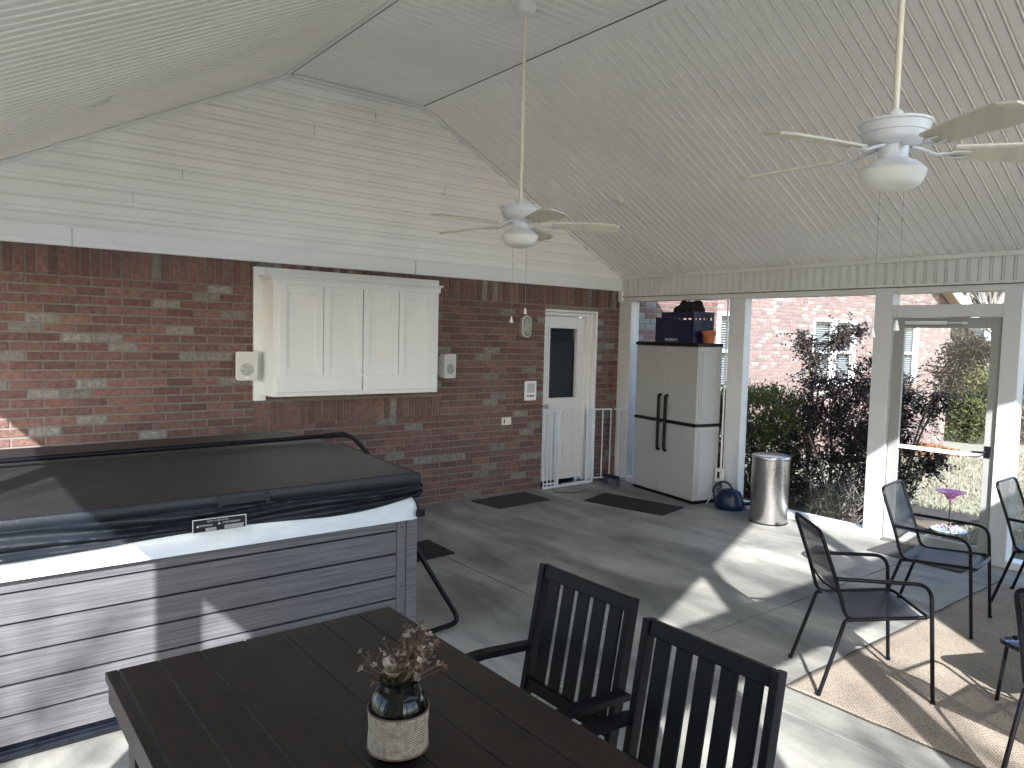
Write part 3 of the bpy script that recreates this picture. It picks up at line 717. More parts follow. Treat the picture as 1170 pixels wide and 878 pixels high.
q = MB(); q.tube([(a-.02, y1-.1, 1.885), (a-.02, y1-.42, 1.885)], .016, 12); q.tube([(a-.02, y1-.42, 1.885), (a-.02, y1-.55, 1.885)], .006, 8); q.box(a-.03, a, y1-.58, y1-.54, 1.875, 1.895); pb(q, 'door_closer', 'fan_white', sdo, smooth=True)
q = MB(); q.box(XF+.0, XF+.13, 2.152, 2.983, .0, .018); pb(q, 'threshold', 'stainless', bevel=.003)
# left side: header, posts (behind / beside the photographer)
lb = MB(); lb.box(WX0-.1, WX0, WY0, WY1, 2.13, 2.6); pb(lb, 'beam', 'white_trim')
for y in (1.3, 1.80, 3.08, 5.95): post(WX0-.1, WX0+.01, y-.055, y+.055)
post(WX0-.1, WX0+.01, WY0-.05, WY0+.06)
# end wall behind the camera
eb = MB(); eb.box(WX0-.1, XF+.13, WY0-.04, WY0+.04, 2.15, 2.62); pb(eb, 'beam', 'white_trim')
for x in (.9, 1.945, 3.02): post(x-.055, x+.055, WY0-.05, WY0+.05, 2.149)
for x in (1.39, 3.04, 4.7): post(x-.055, x+.055, WY0-.05, WY0+.05, ceil_z(x)-.003, 2.621)
ep = MB(); ep.box(WX0+.07, .36, WY0-.03, WY0+.03, 0, 2.149); pb(ep, 'shading_wall_panel', 'white_trim')  # added out of view to keep the sun off the table
ep = MB(); ep.box(WX0-.08, WX0-.02, WY0+.07, 1.22, 0, 2.129); pb(ep, 'shading_wall_panel', 'white_trim')  # unseen blocker added on the left, shades the tabletop
ep = MB(); ep.box(3.08, XF-.002, WY0-.03, WY0+.03, 0, 2.149); pb(ep, 'shading_wall_panel', 'white_trim')
er = MB()
for (xa, xb) in ((-.6, RIDGE_L), (RIDGE_L, RIDGE_R), (RIDGE_R, 6.75)):
    za, zb = ceil_z(xa), ceil_z(xb)
    er.prism([(xa, WY0-.1, za-.08), (xb, WY0-.1, zb-.08), (xb, WY0-.1, zb-.004), (xa, WY0-.1, za-.004)], (0, .08, 0))
pb(er, 'rake_trim', 'white_trim')
# conduit and cord clip on the post
cd = MB(); cd.tube([(XF+.012, 4.66, .33), (XF+.012, 4.66, 2.13)], .009, 8); pb(cd, 'conduit', 'white_paint', smooth=True)

# ------------------------------------------------------------------ ceiling fans
def make_fan(label, loc, zdrop, spin):
    t = thing('ceiling_fan', label, 'ceiling fan', (loc[0], loc[1], loc[2]), spin, 'white ceiling fans on long rods')
    KR, KZ = .9, .87
    sc_ = lambda pr: [(r*KR, z*KZ) for r, z in pr]
    H_ = zdrop       # distance from ceiling to rod bottom; local z=0 at blade level
    q = MB(); q.lathe([(0, H_+.12), (.07, H_+.12), (.075, H_+.085), (.06, H_+.05), (.03, H_+.035), (0, H_+.035)], n=28); q.build('canopy', 'fan_white', t, smooth=True)
    q = MB(); q.tube([(0, 0, .12), (0, 0, H_+.06)], .0125, 14); q.build('rod', 'almond', t, smooth=True)
    q = MB()
    q.lathe(sc_([(0, .135), (.024, .135), (.033, .125), (.038, .105), (.052, .09), (.06, .086), (.142, .083), (.153, .078), (.154, .068), (.146, .064), (.141, .045), (.138, .028), (.131, .026), (.128, .005), (.112, -.012), (.08, -.022), (.07, -.024), (.062, -.026), (.06, -.085), (.066, -.089), (0, -.089)]), n=44)
    q.build('motor', 'fan_white', t, smooth=True)
    q = MB(); q.lathe(sc_([(.0, -.087), (.075, -.09), (.082, -.1), (.1, -.104), (.104, -.113), (.118, -.117), (.121, -.126), (.131, -.13), (.134, -.137), (.0, -.137)]), n=44); q.build('light_fitting', 'fan_white', t, smooth=True)
    q = MB(); q.lathe(sc_([(.136, -.1375), (.139, -.144), (.133, -.166), (.124, -.19), (.112, -.206), (.085, -.218), (.045, -.227), (0, -.23)]), n=44); q.build('glass_shade', 'frosted_glass', t, smooth=True)
    for k in range(5):
        a = 2*math.pi*k/5; rot = Matrix.Rotation(a, 4, 'Z'); pit = Matrix.Translation((0, 0, -.042)) @ Matrix.Rotation(R(1.5), 4, 'Y') @ Matrix.Rotation(R(-13), 4, 'X')
        q = MB()
        L0, L1 = .215, .66; n = 9
        def half(x):
            u = (x-L0)/(L1-L0); return .052+.026*min(1, u*1.6)-(.03*max(0, (u-.93)/.07)**2)
        nu, nv = 16, 14
        def fn(u, v):
            x = L0+(L1-L0)*v; hh = half(x)
            rr = .0034*math.sin(u*math.pi*nv*1.5)
            return rot @ (pit @ Vector((x, (u*2-1)*hh, -.004+rr)))
        def fn2(u, v):
            x = L0+(L1-L0)*v; hh = half(x)
            return rot @ (pit @ Vector((x, (1-u*2)*hh, .004)))
        q.grid(42, 8, lambda u, v: fn(1-u, v)); q.grid(6, 8, lambda u, v: fn2(1-u, v))
        # rim joins both faces
        for i in range(8):
            for sgn in (0, 1):
                A, B = fn(sgn, i/8), fn(sgn, (i+1)/8); C_, D_ = fn2(1-sgn, (i+1)/8), fn2(1-sgn, i/8)
                q.add([A, B, C_, D_], [(0, 1, 2, 3)])
        for v in (0, 1):
            q.add([fn(0, v), fn(1, v), fn2(0, v), fn2(1, v)], [(0, 1, 2, 3)])
        bo = q.build('blade', 'fan_blade', t)
        m_ = MB()
        pts = [rot @ Vector(p) for p in ((.065, 0, -.025), (.12, 0, -.042), (.16, 0, -.058), (.2, 0, -.054))]
        m_.tube(pts, [.016, .013, .012, .014], 8, flat=.5)
        for sgn in (-1, 1):
            m_.tube([rot @ (pit @ Vector(p)) for p in ((.185, 0, -.012), (.225, sgn*.026, -.012), (.275, sgn*.02, -.01))], [.01, .011, .009], 8, flat=.5)
        m_.build('blade_arm', 'fan_white', bo, smooth=True)
    return t
def fan_chain(t, pts, spin):
    rot = Matrix.Rotation(-spin, 3, 'Z')
    for (x, y, zl) in pts:
        q = MB(); p0 = rot @ Vector((x, y, 0)); q.tube([(p0.x, p0.y, -.10), (p0.x, p0.y, zl)], .0008, 5)
        for zz_ in (-.25, -.31): q.lathe([(0, .006), (.003, .003), (.003, -.003), (0, -.006)], (p0.x, p0.y, zz_), 8)
        co = q.build('pull_chain', 'lens_grey', t)
        q = MB(); q.lathe([(0, .045), (.004, .042), (.012, .008), (.012, .002), (0, 0)], (p0.x, p0.y, zl-.04), 12); q.build('pull_knob', 'white_trim', co, smooth=True)
f1 = make_fan('white five blade ceiling fan hanging in front of the siding gable', (3.09, 3.885, 2.48), 1.26, R(35))
fan_chain(f1, [(-.03, .03, -.66), (.035, -.035, -.60)], R(35))
f2 = make_fan('nearest white ceiling fan, its right blades cut off by the photo edge', (3.05, 1.44, 2.51), 1.23, R(24))
fan_chain(f2, [(-.03, .03, -.75), (.045, -.03, -.72)], R(24))
# detectors on the slopes
def on_slope(mb_fn, name, label, x, y, matn):
    k = SR if x > RIDGE_R else -SL
    n = Vector((-k, 0, -1)).normalized(); tl = Vector((0, 0, -1)).rotation_difference(n).to_matrix()
    q = MB(); mb_fn(q, tl); o = q.build(name, matn, smooth=True); o.location = (x, y, ceil_z(x)); return tag(o, label, 'detector')
on_slope(lambda q, tl: q.lathe([(.055, .01), (.055, -.012), (.05, -.016), (.048, -.022), (.044, -.034), (.03, -.04), (0, -.042)], n=32, tilt=tl), 'smoke_detector', 'round white smoke detector dome on the right ceiling slope', 5.285, 5.098, 'detector_plastic')
on_slope(lambda q, tl: q.lathe([(.068, .01), (.068, -.008), (.062, -.013), (.05, -.013), (.048, -.008), (.046, -.013), (.02, -.02), (0, -.021)], n=36, tilt=tl), 'smoke_detector', 'flat round white ceiling disc on the left ceiling slope', .797, 4.992, 'detector_plastic')

# ------------------------------------------------------------------ wall cabinet and speakers
wc = thing('wall_cabinet', 'large white four door cabinet with two drawer fronts mounted on the brick wall', 'wall cabinet', (2.93, YW-.01, 1.12))
WO = Vector((2.93, YW-.01, 1.12))
def wb(mb, name, mats, parent=wc, **k): return mb.build(name, mats, parent, off=WO, **k)
q = MB(); yb = YW-.012
q.box(2.10, 2.20, yb-.03, yb, 1.10, 2.215); q.box(2.202, 3.90, yb-.03, yb, 2.12, 2.215); wb(q, 'backing_board', 'cabinet_paint', bevel=.003)
CX0, CX1, CZ0, CZ1 = 2.165, 3.735, 1.15, 2.105; CY = YW-.30; CYB = YW-.044
CXm = (CX0+CX1)/2
q = MB(); q.box(CX0, CX1, CY, CYB, CZ0, CZ1); q.box(CX0-.012, CX1+.012, CY-.012, CYB, CZ1-.03, CZ1-.002)
wb(q, 'cabinet_box', 'cabinet_paint', bevel=.002)
q = MB()
q.prism([(CX0-.014, CY-.014, CZ1), (CX0-.014, CY-.014, CZ1+.012), (CX0-.014, CY-.034, CZ1+.03), (CX0-.014, CY-.034, CZ1+.04), (CX0-.014, CYB, CZ1+.04), (CX0-.014, CYB, CZ1)], (CX1-CX0+.028, 0, 0))
q.box(CX0-.032, CX0-.015, CY-.034, CYB, CZ1+.024, CZ1+.04); q.box(CX1+.015, CX1+.032, CY-.034, CYB, CZ1+.024, CZ1+.04)
wb(q, 'crown_moulding', 'cabinet_paint', bevel=.002)
def shaker(x0, x1, z0, z1, ry=0):
    q = MB(); t = .058; y0 = CY-.022; y1 = CY-.001
    q.box(x0, x0+t, y0, y1, z0, z1); q.box(x1-t, x1, y0, y1, z0, z1); q.box(x0+t, x1-t, y0, y1, z0, z0+t); q.box(x0+t, x1-t, y0, y1, z1-t, z1)
    q.box(x0+t, x1-t, y0+.015, y1, z0+t, z1-t)
    for (a, b, c, d) in ((x0+t, x0+t+.012, z0+t, z1-t), (x1-t-.012, x1-t, z0+t, z1-t), (x0+t+.012, x1-t-.012, z0+t, z0+t+.012), (x0+t+.012, x1-t-.012, z1-t-.012, z1-t)): q.box(a, b, y0+.007, y0+.015, c, d)
    return wb(q, 'cabinet_door', 'cabinet_paint', bevel=.002)
dx = [2.21, 2.588, 2.955, 3.305, 3.672]
for i in range(4): shaker(dx[i]+.0035, dx[i+1]-(.008 if i == 1 else .0035), 1.328, 2.064)
for (a, b) in ((2.185, 2.94), (2.957, 3.70)):
    q = MB(); q.box(a, b, CY-.028, CY-.001, 1.188, 1.306); wb(q, 'drawer_front', 'cabinet_paint', bevel=.003)
def speaker(label, x, z, rz):
    t = thing('wall_speaker', label, 'speaker', (x, YW-.07, z), rz, 'small white speakers beside the wall cabinet')
    q = MB()
    w0, w1 = .085, .065
    poly = [Vector((px_, 0, pz_)) for px_, pz_ in rnd_rect(.085, .118, .02)]
    q.prism([p+Vector((0, -.09, 0)) for p in poly], (0, .07, 0)); q.box(-.06, .06, -.022, .05, -.09, .09)
    q.build('speaker_case', 'cabinet_plastic_white', t, bevel=.004)
    q = MB(); q.lathe([(0, .006), (.03, .007), (.05, .004), (.053, 0), (.053, -.002)], (0, -.091, -.025), 28, tilt=Matrix.Rotation(R(90), 3, 'X'), m=0); q.build('speaker_cone', 'lens_grey', t, smooth=True)
    q = MB(); q.prism([Vector((p[0]*.9, -.0935, p[1]*.92)) for p in rnd_rect(.085, .118, .02)], (0, .003, 0)); q.build('grille', 'speaker_grille', t)
    q = MB(); q.box(-.012, .012, -.0965, -.0936, -.1, -.088); q.build('badge', 'white_paint', t)
    return t
mat('cabinet_plastic_white', (.62, .62, .6), .5, var=.04)
perforated('speaker_grille', (.55, .55, .53), 60, .5, .5)
speaker('small white wall speaker left of the wall cabinet', 2.035, 1.395, R(-12)).location.y = YW-.04
speaker('small white wall speaker right of the wall cabinet', 3.95, 1.385, R(14))
# bulkhead light
t = thing('wall_light', 'oval bulkhead light with ribbed glass on the brick wall beside the back door', 'wall light', (5.0, YW-.008, 1.80))
q = MB(); P0 = [Vector((px_, 0, pz_)) for px_, pz_ in rnd_rect(.062, .118, .06, 8)]
q.prism([p+Vector((0, -.045, 0)) for p in P0], (0, .045, 0)); q.build('light_base', 'lens_grey', t, bevel=.004)
q = MB(); pp = [p*.93+Vector((0, -.055, 0)) for p in P0]; q.tube(pp, .0085, 8, closed=True); q.build('rim', 'cabinet_plastic_white', t, smooth=True)
q = MB(); n_ = len(P0)
rings = [(.9, -.046), (.86, -.07), (.7, -.088), (.4, -.098)]
for (k, yy) in rings: q.v += [Vector((p.x*k, yy, p.z*k)) for p in P0]
for i in range(3):
    for j in range(n_): q.face((i*n_+j, i*n_+(j+1) % n_, (i+1)*n_+(j+1) % n_, (i+1)*n_+j))
q.face([3*n_+j for j in range(n_)]); q.build('lens', 'lens_grey', t, smooth=True)
# thermometer panel
t = thing('weather_panel', 'white rectangular panel with grey display on the brick left of the back door', 'display panel', (5.105, YW-.008, 1.105))
q = MB(); q.box(-.08, .08, -.022, 0, -.105, .105); q.build('case', 'white_trim', t, bevel=.005)
q = MB(); q.box(-.052, .052, -.0235, -.022, -.02, .082); q.build('screen', 'display_grey', t)
q = MB()
for (a, b) in ((-.05, -.028), (-.012, .012), (.02, .04)): q.box(a, b, -.0235, -.022, -.065, -.045)
q.build('marking', 'dark_metal', t)
# outdoor socket
t = thing('wall_socket', 'small almond electrical socket plate low on the brick wall', 'socket', (4.785, YW-.008, .79))
q = MB(); q.box(-.06, .06, -.025, 0, -.04, .04); q.build('cover_plate', 'almond', t, bevel=.006)
q = MB(); q.box(-.042, -.03, -.0275, -.0255, -.022, .022); q.build('socket_slot', 'dark_metal', t)

# ------------------------------------------------------------------ pet gate
t = thing('pet_gate', 'white metal pet gate across the back door, its door swung open against the brick', 'gate', (5.7, 6.14, 0))
GY = 0.0
def gbar(q, x, y, z0, z1, r=.007): q.tube([(x, y, z0), (x, y, z1)], r, 8)
q = MB(); xl = -.40
q.box(-.405, .33, -.012, .012, .005, .028); q.box(-.115+.0, .33, -.016, .016, .028, .036)
for x in (-.395, -.34, -.285, -.23): gbar(q, x, 0, .02, .87)
q.box(-.40, -.215, -.008, .008, .862, .878); q.box(-.40, -.215, -.008, .008, .05, .064)
q.build('fixed_panel', 'gate_white', t, smooth=False)
q = MB()
for x in (-.195, .265, .345): q.box(x-.014, x+.014, -.014, .014, .02, .885)
q.box(.265, .345, -.004, .004, .05, .87)
q.build('gate_post', 'gate_white', t, bevel=.004)
q = MB(); q.lathe([(0, -.02), (.02, -.02), (.024, -.01), (.024, .01), (.02, .02), (0, .02)], (-.195, -.02, .872), 16, tilt=Matrix.Rotation(R(90), 3, 'X')); q.build('latch', 'white_trim', t, smooth=True)
q = MB(); dvec = Vector((.415, -.12, 0)); A = Vector((.36, -.01, 0))
for k in range(5):
    p = A+dvec*(k/4); gbar(q, p.x, p.y, .06, .865)
for z in (.06, .865): q.tube([A+Vector((0, 0, z)), A+dvec+Vector((0, 0, z))], .009, 8)
go = q.build('gate_door', 'gate_white', t, smooth=True)
q = MB(); p = A+dvec; q.obox(p+Vector((-.05, .012, .875)), p+Vector((.035, -.012, .875)), (.004, .014, 0), (0, 0, .012)); q.build('handle', 'gate_white', go, bevel=.006)

# ------------------------------------------------------------------ corner broom
t = thing('broom', 'long handled broom leaning in the corner by the brick wall', 'broom', (6.18, 5.93, 0))
q = MB(); q.tube([(0, 0, .12), (.16, .19, 1.35)], .012, 10); q.build('broom_handle', 'wood_red', t, smooth=True)
q = MB(); q.obox((-.02, -.12, .1), (-.02, .12, .1), (.02, 0, 0), (0, 0, .02)); q.build('broom_block', 'navy_plastic', t, bevel=.01)
q = MB(); random.seed(3)
for k in range(160):
    y = random.uniform(-.12, .12); x = random.uniform(-.035, 0); q.tube([(x, y, .085), (x*1.5+random.uniform(-.015, .015), y*1.15, .003)], .003, 4)
q.build('bristles', 'navy_plastic', t)

# ------------------------------------------------------------------ storage cabinet
sc_ang = math.atan2(-.98667, -.16270)
t = thing('storage_cabinet', 'tall grey plastic two door storage cabinet with black top, band and handles', 'storage cabinet', (6.2245, 5.243, 0))
fdir = Vector((-.1627, -.98667, 0)); ndir = Vector((.98667, -.1627, 0))      # along the front, and into the depth
SW, SDp, SH = 1.0, .33, 1.66
def sp(u, d, z): return fdir*u+ndir*d+Vector((0, 0, z))
def sbox(q, u0, u1, d0, d1, z0, z1, m=0):
    P = [sp(u0,d0,z0), sp(u1,d0,z0), sp(u1,d1,z0), sp(u0,d1,z0), sp(u0,d0,z1), sp(u1,d0,z1), sp(u1,d1,z1), sp(u0,d1,z1)]
    q.add(P, [(0,1,2,3),(7,6,5,4),(0,4,5,1),(1,5,6,2),(2,6,7,3),(3,7,4,0)], m)
q = MB(); sbox(q, -.5, .5, .03, SDp, .035, .80); sbox(q, -.5, .5, .03, SDp, .835, SH-.03)
for (z0, z1) in ((.10, .75), (.88, SH-.08)):          # raised panel on the side
    for a in ((.06, .075, z0, z1), (SDp-.06, SDp-.045, z0, z1), (.075, SDp-.06, z0, z0+.015), (.075, SDp-.06, z1-.015, z1)):
        sbox(q, .5, .506, a[0], a[1], a[2], a[3])
q.build('cabinet_body', 'cabinet_plastic', t, bevel=.006)
for s_, lab in ((-1, 0), (1, 0)):
    q = MB(); u0, u1 = (-.5, -.003) if s_ < 0 else (.003, .5)
    sbox(q, u0, u1, 0, .028, .035, .80); sbox(q, u0, u1, 0, .028, .835, SH-.032)
    dd = q.build('cabinet_door', 'cabinet_plastic', t, bevel=.008)
    q = MB(); u = s_*.055; q.tube(fillet([sp(u, 0, .50), sp(u, -.03, .51), sp(u, -.03, 1.09), sp(u, 0, 1.10)], .02, 4), .017, 8); q.build('door_handle', 'black_plastic', dd, smooth=True)
q = MB(); sbox(q, -.503, .503, -.003, SDp, .802, .833); q.build('middle_band', 'black_plastic', t, bevel=.004)
q = MB(); sbox(q, -.507, .507, -.012, SDp+.004, SH-.029, SH+.008); q.build('cabinet_top', 'black_plastic', t, bevel=.006)
q = MB(); sbox(q, -.5, .5, .01, SDp, .0, .034); q.build('cabinet_base', 'black_plastic', t, bevel=.006)
SO = Vector((6.2245, 5.243, 0))
# crates on top
def crate(name, label, u, d, L_, D_, H_, rz, group):
    p = SO+sp(u, d, SH+.008)
    t = thing(name, label, 'crate', p, rz, group)
    q = MB(); hx, hy = L_/2, D_/2; th = .006
    for (x0, x1, y0, y1) in ((-hx, hx, -hy, -hy+th), (-hx, hx, hy-th, hy), (-hx, -hx+th, -hy+th, hy-th), (hx-th, hx, -hy+th, hy-th)):
        q.box(x0, x1, y0, y1, 0, .05); q.box(x0, x1, y0, y1, H_-.055, H_)
        lx = x1-x0; ly = y1-y0; n = 6 if max(lx, ly) > .34 else 5
        for k in range(n+1):
            f = k/n
            if lx > ly: xx = x0+(lx-.024)*f; q.box(xx, xx+.024, y0, y1, .05, H_-.055)
            else: yy = y0+(ly-.024)*f; q.box(x0, x1, yy, yy+.024, .05, H_-.055)
        # partly closed wall
        zt_ = H_-.085
        if lx > ly: q.box(x0+.03, x1-.03, y0+.001, y1-.001, .05, zt_)
        else: q.box(x0+.001, x1-.001, y0+.03, y1-.03, .05, zt_)
    for sx in (-1, 1):
        for sy in (-1, 1): q.box(sx*hx-(th*2 if sx > 0 else -0), sx*hx+(0 if sx > 0 else th*2), sy*hy-(th*2 if sy > 0 else 0), sy*hy+(0 if sy > 0 else th*2), .02, H_+.003)
    q.box(-hx+th, hx-th, -hy+th, hy-th, .004, .012)
    q.build('crate_shell', 'blue_plastic', t)
    return t, p
rz = math.atan2(fdir.y, fdir.x)
c1, cp = crate('plastic_crate', 'larger dark blue plastic crate with white lettering on top of the storage cabinet', .13, .17, .50, .29, .325, rz, 'blue crates on the storage cabinet')
mtx = Matrix.Translation((-.08, -.1465-.0, .026)) @ Matrix.Rotation(R(90), 4, 'X')
text_mesh('PROPERTY', .042, 'white_paint', c1, 'lettering', mtx)
c2, cp2 = crate('plastic_crate', 'shorter blue plastic crate behind the larger one at the left end of the storage cabinet', -.215, .2, .13, .24, .27, rz, 'blue crates on the storage cabinet')
q = MB()
def bag(u, v):
    a = u*2*math.pi; e = v*math.pi/2
    r = math.cos(e)**.6; n = noise.noise(Vector((math.cos(a)*1.5, math.sin(a)*1.5, v*3)))
    return (math.cos(a)*.205*r*(1+.15*n)-.0, math.sin(a)*.115*r*(1+.1*n), .02+.13*math.sin(e)**.8*(1+.35*n)+.015*math.cos(a*2))
q.grid(40, 14, bag)
o = q.build('cloth_bag', 'black_fabric', smooth=True); o.location = cp+Vector((0, 0, .275))+fdir*.03; o.rotation_euler = (0, 0, rz); tag(o, 'black cloth bag heaped in the larger blue crate on the storage cabinet', 'bag')
q = MB(); q.lathe([(0, .0), (.052, .0), (.066, .095), (.068, .098), (.075, .098), (.076, .128), (.067, .128), (.062, .1), (.05, .02), (0, .02)], n=32)
pz = SO+sp(.452, .18, SH+.008)
o = q.build('flower_pot', 'terracotta', smooth=True); o.location = pz; tag(o, 'terracotta flower pot on the right end of the storage cabinet top', 'flower pot')

# ------------------------------------------------------------------ watering can, socket box, bin
t = thing('watering_can', 'dark blue plastic watering can with long spout standing by the storage cabinet', 'watering can', (6.31, 4.42, 0), R(-62))
q = MB()
prof = [(0, 0), (.12, 0), (.135, .02), (.138, .06), (.125, .13), (.1, .18), (.07, .2), (.05, .205), (.045, .19), (0, .19)]
q.lathe(prof, n=28); 
for v in q.v: v.x *= 1.05; v.y *= .8
q.build('can_body', 'navy_plastic', t, smooth=True)
q = MB(); q.tube(fillet([(.1, 0, .07), (.2, 0, .075), (.29, 0, .13), (.36, 0, .15)], .05), [.03]+[.02]*10+[.014]*20 if False else .016, 10); q.build('spout', 'navy_plastic', t, smooth=True)
q = MB(); q.tube(fillet([(.03, 0, .195), (-.02, 0, .275), (-.11, 0, .27), (-.17, 0, .19), (-.135, 0, .08)], .06), .012, 10); q.build('can_handle', 'navy_plastic', t, smooth=True)
t = thing('outlet_box', 'white outdoor outlet box low on the porch post behind the watering can', 'outlet box', (XF-.002, 4.645, .30))
q = MB(); q.prism([(-.001, p[0], p[1]) for p in rnd_rect(.045, .068, .012)], (-.045, 0, 0)); q.build('box', 'cabinet_plastic_white', t, bevel=.003)
q = MB(); q.box(-.0475, -.046, -.014, .014, -.035, .035); q.build('opening', 'dark_metal', t)
t = thing('power_cord', 'thin white cord looping down from the outlet box to the floor', 'cord', (XF-.03, 4.66, 0))
q = MB(); q.tube(fillet([(0, 0, .24), (-.02, .02, .15), (-.07, .05, .03), (-.16, .02, .006)], .05), .004, 6); q.build('cord', 'white_paint', t, smooth=True)
t = thing('trash_can', 'round stainless steel trash can with a flat lid near the screen', 'trash can', (6.195, 3.90, 0))
q = MB(); q.lathe([(0, .006), (.168, .006), (.17, .012), (.17, .60), (.166, .603), (0, .603)], n=56); q.build('bin_body', 'stainless', t, smooth=True)
q = MB(); q.lathe([(0, 0), (.172, 0), (.174, .004), (.174, .011), (0, .011)], n=48); q.build('bin_base', 'black_plastic', t, smooth=True)
q = MB(); q.lathe([(0, .6035), (.174, .6035), (.176, .607), (.176, .628), (.172, .634), (.16, .638), (0, .641)], n=56); q.build('lid', 'stainless', t, smooth=True)
q = MB(); q.box(-.195, -.16, -.02, .02, .012, .02); q.build('pedal', 'black_plastic', t, bevel=.003)
bpy.data.objects['pedal'].rotation_euler = (0, 0, R(60))

# ------------------------------------------------------------------ floor mats
def floor_mat(pts, label, matn, th=.01, edge=None):
    c = sum((Vector((*p, 0)) for p in pts), Vector())/len(pts)
    q = MB(); n = 12
    A, B, C_, D_ = [Vector((*p, 0)) for p in pts]
    def fn(u, v):
        p = (A*(1-u)+B*u)*(1-v)+(D_*(1-u)+C_*u)*v
        return (p.x-c.x, p.y-c.y, th+.003*noise.noise(p*7))
    q.grid(n*2, n, fn)
    P = [A, B, C_, D_]
    for i in range(4):
        a, b_ = P[i]-c, P[(i+1) % 4]-c; q.add([(a.x, a.y, .0005), (b_.x, b_.y, .0005), (b_.x, b_.y, th+.0), (a.x, a.y, th+.0)], [(0, 1, 2, 3)])
    o = q.build('door_mat', matn); o.location = (c.x, c.y, .0005); return tag(o, label, 'door mat', 'door mats on the concrete')
floor_mat([(4.34, 5.66), (5.02, 5.70), (5.03, 6.12), (4.29, 6.08)], 'grey brown door mat along the brick wall left of the back door', 'mat_brown')
floor_mat([(5.30, 5.47), (5.50, 4.60), (5.95, 4.70), (5.75, 5.62)], 'black door mat in front of the storage cabinet', 'mat_black')
floor_mat([(2.52, 4.62), (3.15, 4.67), (3.17, 5.09), (2.55, 5.06)], 'dark patterned door mat partly behind the hot tub', 'mat_black')
floor_mat([(6.03, 2.88), (6.03, 2.17), (6.45, 2.17), (6.45, 2.88)], 'dark grey ribbed mat just inside the glass door', 'mat_grey')
t = thing('floor_cord', 'thin dark cord lying on the concrete before the pet gate', 'cord', (5.3, 5.9, 0))
q = MB(); q.tube(fillet([(.1, .2, .004), (0, .02, .004), (.25, -.1, .004), (.42, -.02, .004)], .08), .0035, 6); q.build('cord', 'black_plastic', t, smooth=True)

random.seed(44); q = MB()
for k in range(150):
    x, y = random.uniform(-.1, 6.3), random.uniform(1.9, 6.1)
    if k % 3 == 0: y = random.uniform(5.95, 6.15); x = random.uniform(2.2, 5.2)
    if k % 3 == 1: x = random.uniform(6.0, 6.44); y = random.uniform(.5, 4.4)
    r_ = random.uniform(.002, .007); a = random.random()*6.28
    q.add([(x+r_*math.cos(a+b_)*random.uniform(.6, 1.4), y+r_*math.sin(a+b_)*random.uniform(.6, 1.4), .0015+random.random()*.003) for b_ in (0, 1.3, 2.8, 4.4)], [(0, 1, 2, 3)])
tag(q.build('floor_debris', 'dry_stem'), kind='stuff')
# ------------------------------------------------------------------ hot tub
TY0, TY1, TX0, TX1 = 3.34, 5.22, -.13, 2.01
t = thing('hot_tub', 'large square hot tub with grey plank sides and pale acrylic rim by the brick wall', 'hot tub', (.94, 4.28, 0)); TO = Vector((.94, 4.28, 0))
def tb(mb, name, mats, parent=t, **k): return mb.build(name, mats, parent, off=TO, **k)
rows = [.052, .170, .292, .413, .532, .654, .712]
cp_w = .115
for side in ('front', 'right', 'back', 'left'):
    q = MB()
    for a, b_ in zip(rows, rows[1:]):
        g_ = .009
        if side == 'front': q.box(TX0+cp_w, TX1-cp_w, TY0+.014, TY0+.03, a+g_, b_)
        if side == 'right': q.box(TX1-.03, TX1-.014, TY0+cp_w, TY1-cp_w, a+g_, b_)
        if side == 'back': q.box(TX0+cp_w, TX1-cp_w, TY1-.03, TY1-.014, a+g_, b_)
        if side == 'left': q.box(TX0+.014, TX0+.03, TY0+cp_w, TY1-cp_w, a+g_, b_)
    tb(q, 'side_panel', 'tub_board', bevel=.003)
q = MB(); q.box(TX0+.031, TX1-.031, TY0+.031, TY1-.031, .02, .712); tb(q, 'inner_frame', 'tub_base')
for (x, y, sx, sy) in ((TX0, TY0, 1, 1), (TX1, TY0, -1, 1), (TX0, TY1, 1, -1), (TX1, TY1, -1, -1)):
    q = MB()
    q.box(x+sx*.0, x+sx*.062, y, y+sy*.062, .045, .712)
    q.box(x+sx*.066, x+sx*cp_w, y+sy*.006, y+sy*.03, .045, .712); q.box(x+sx*.006, x+sx*.03, y+sy*.066, y+sy*cp_w, .045, .712)
    for zz_ in (.36, .68): q.lathe([(0, .003), (.004, .002), (.005, 0)], (x+sx*.09, y-(.001 if sy > 0 else -.001)+sy*.006, zz_), 8, tilt=Matrix.Rotation(R(90), 3, 'X'), m=1)
    tb(q, 'corner_post', ['tub_board', 'black_plastic'], bevel=.004)
q = MB(); q.box(TX0+.01, TX1-.01, TY0+.008, TY1-.01, 0, .045); q.tube([(TX0, TY0+.004, .022), (TX1, TY0+.004, .022)], .014, 10); tb(q, 'base_pan', 'tub_base', bevel=.006)
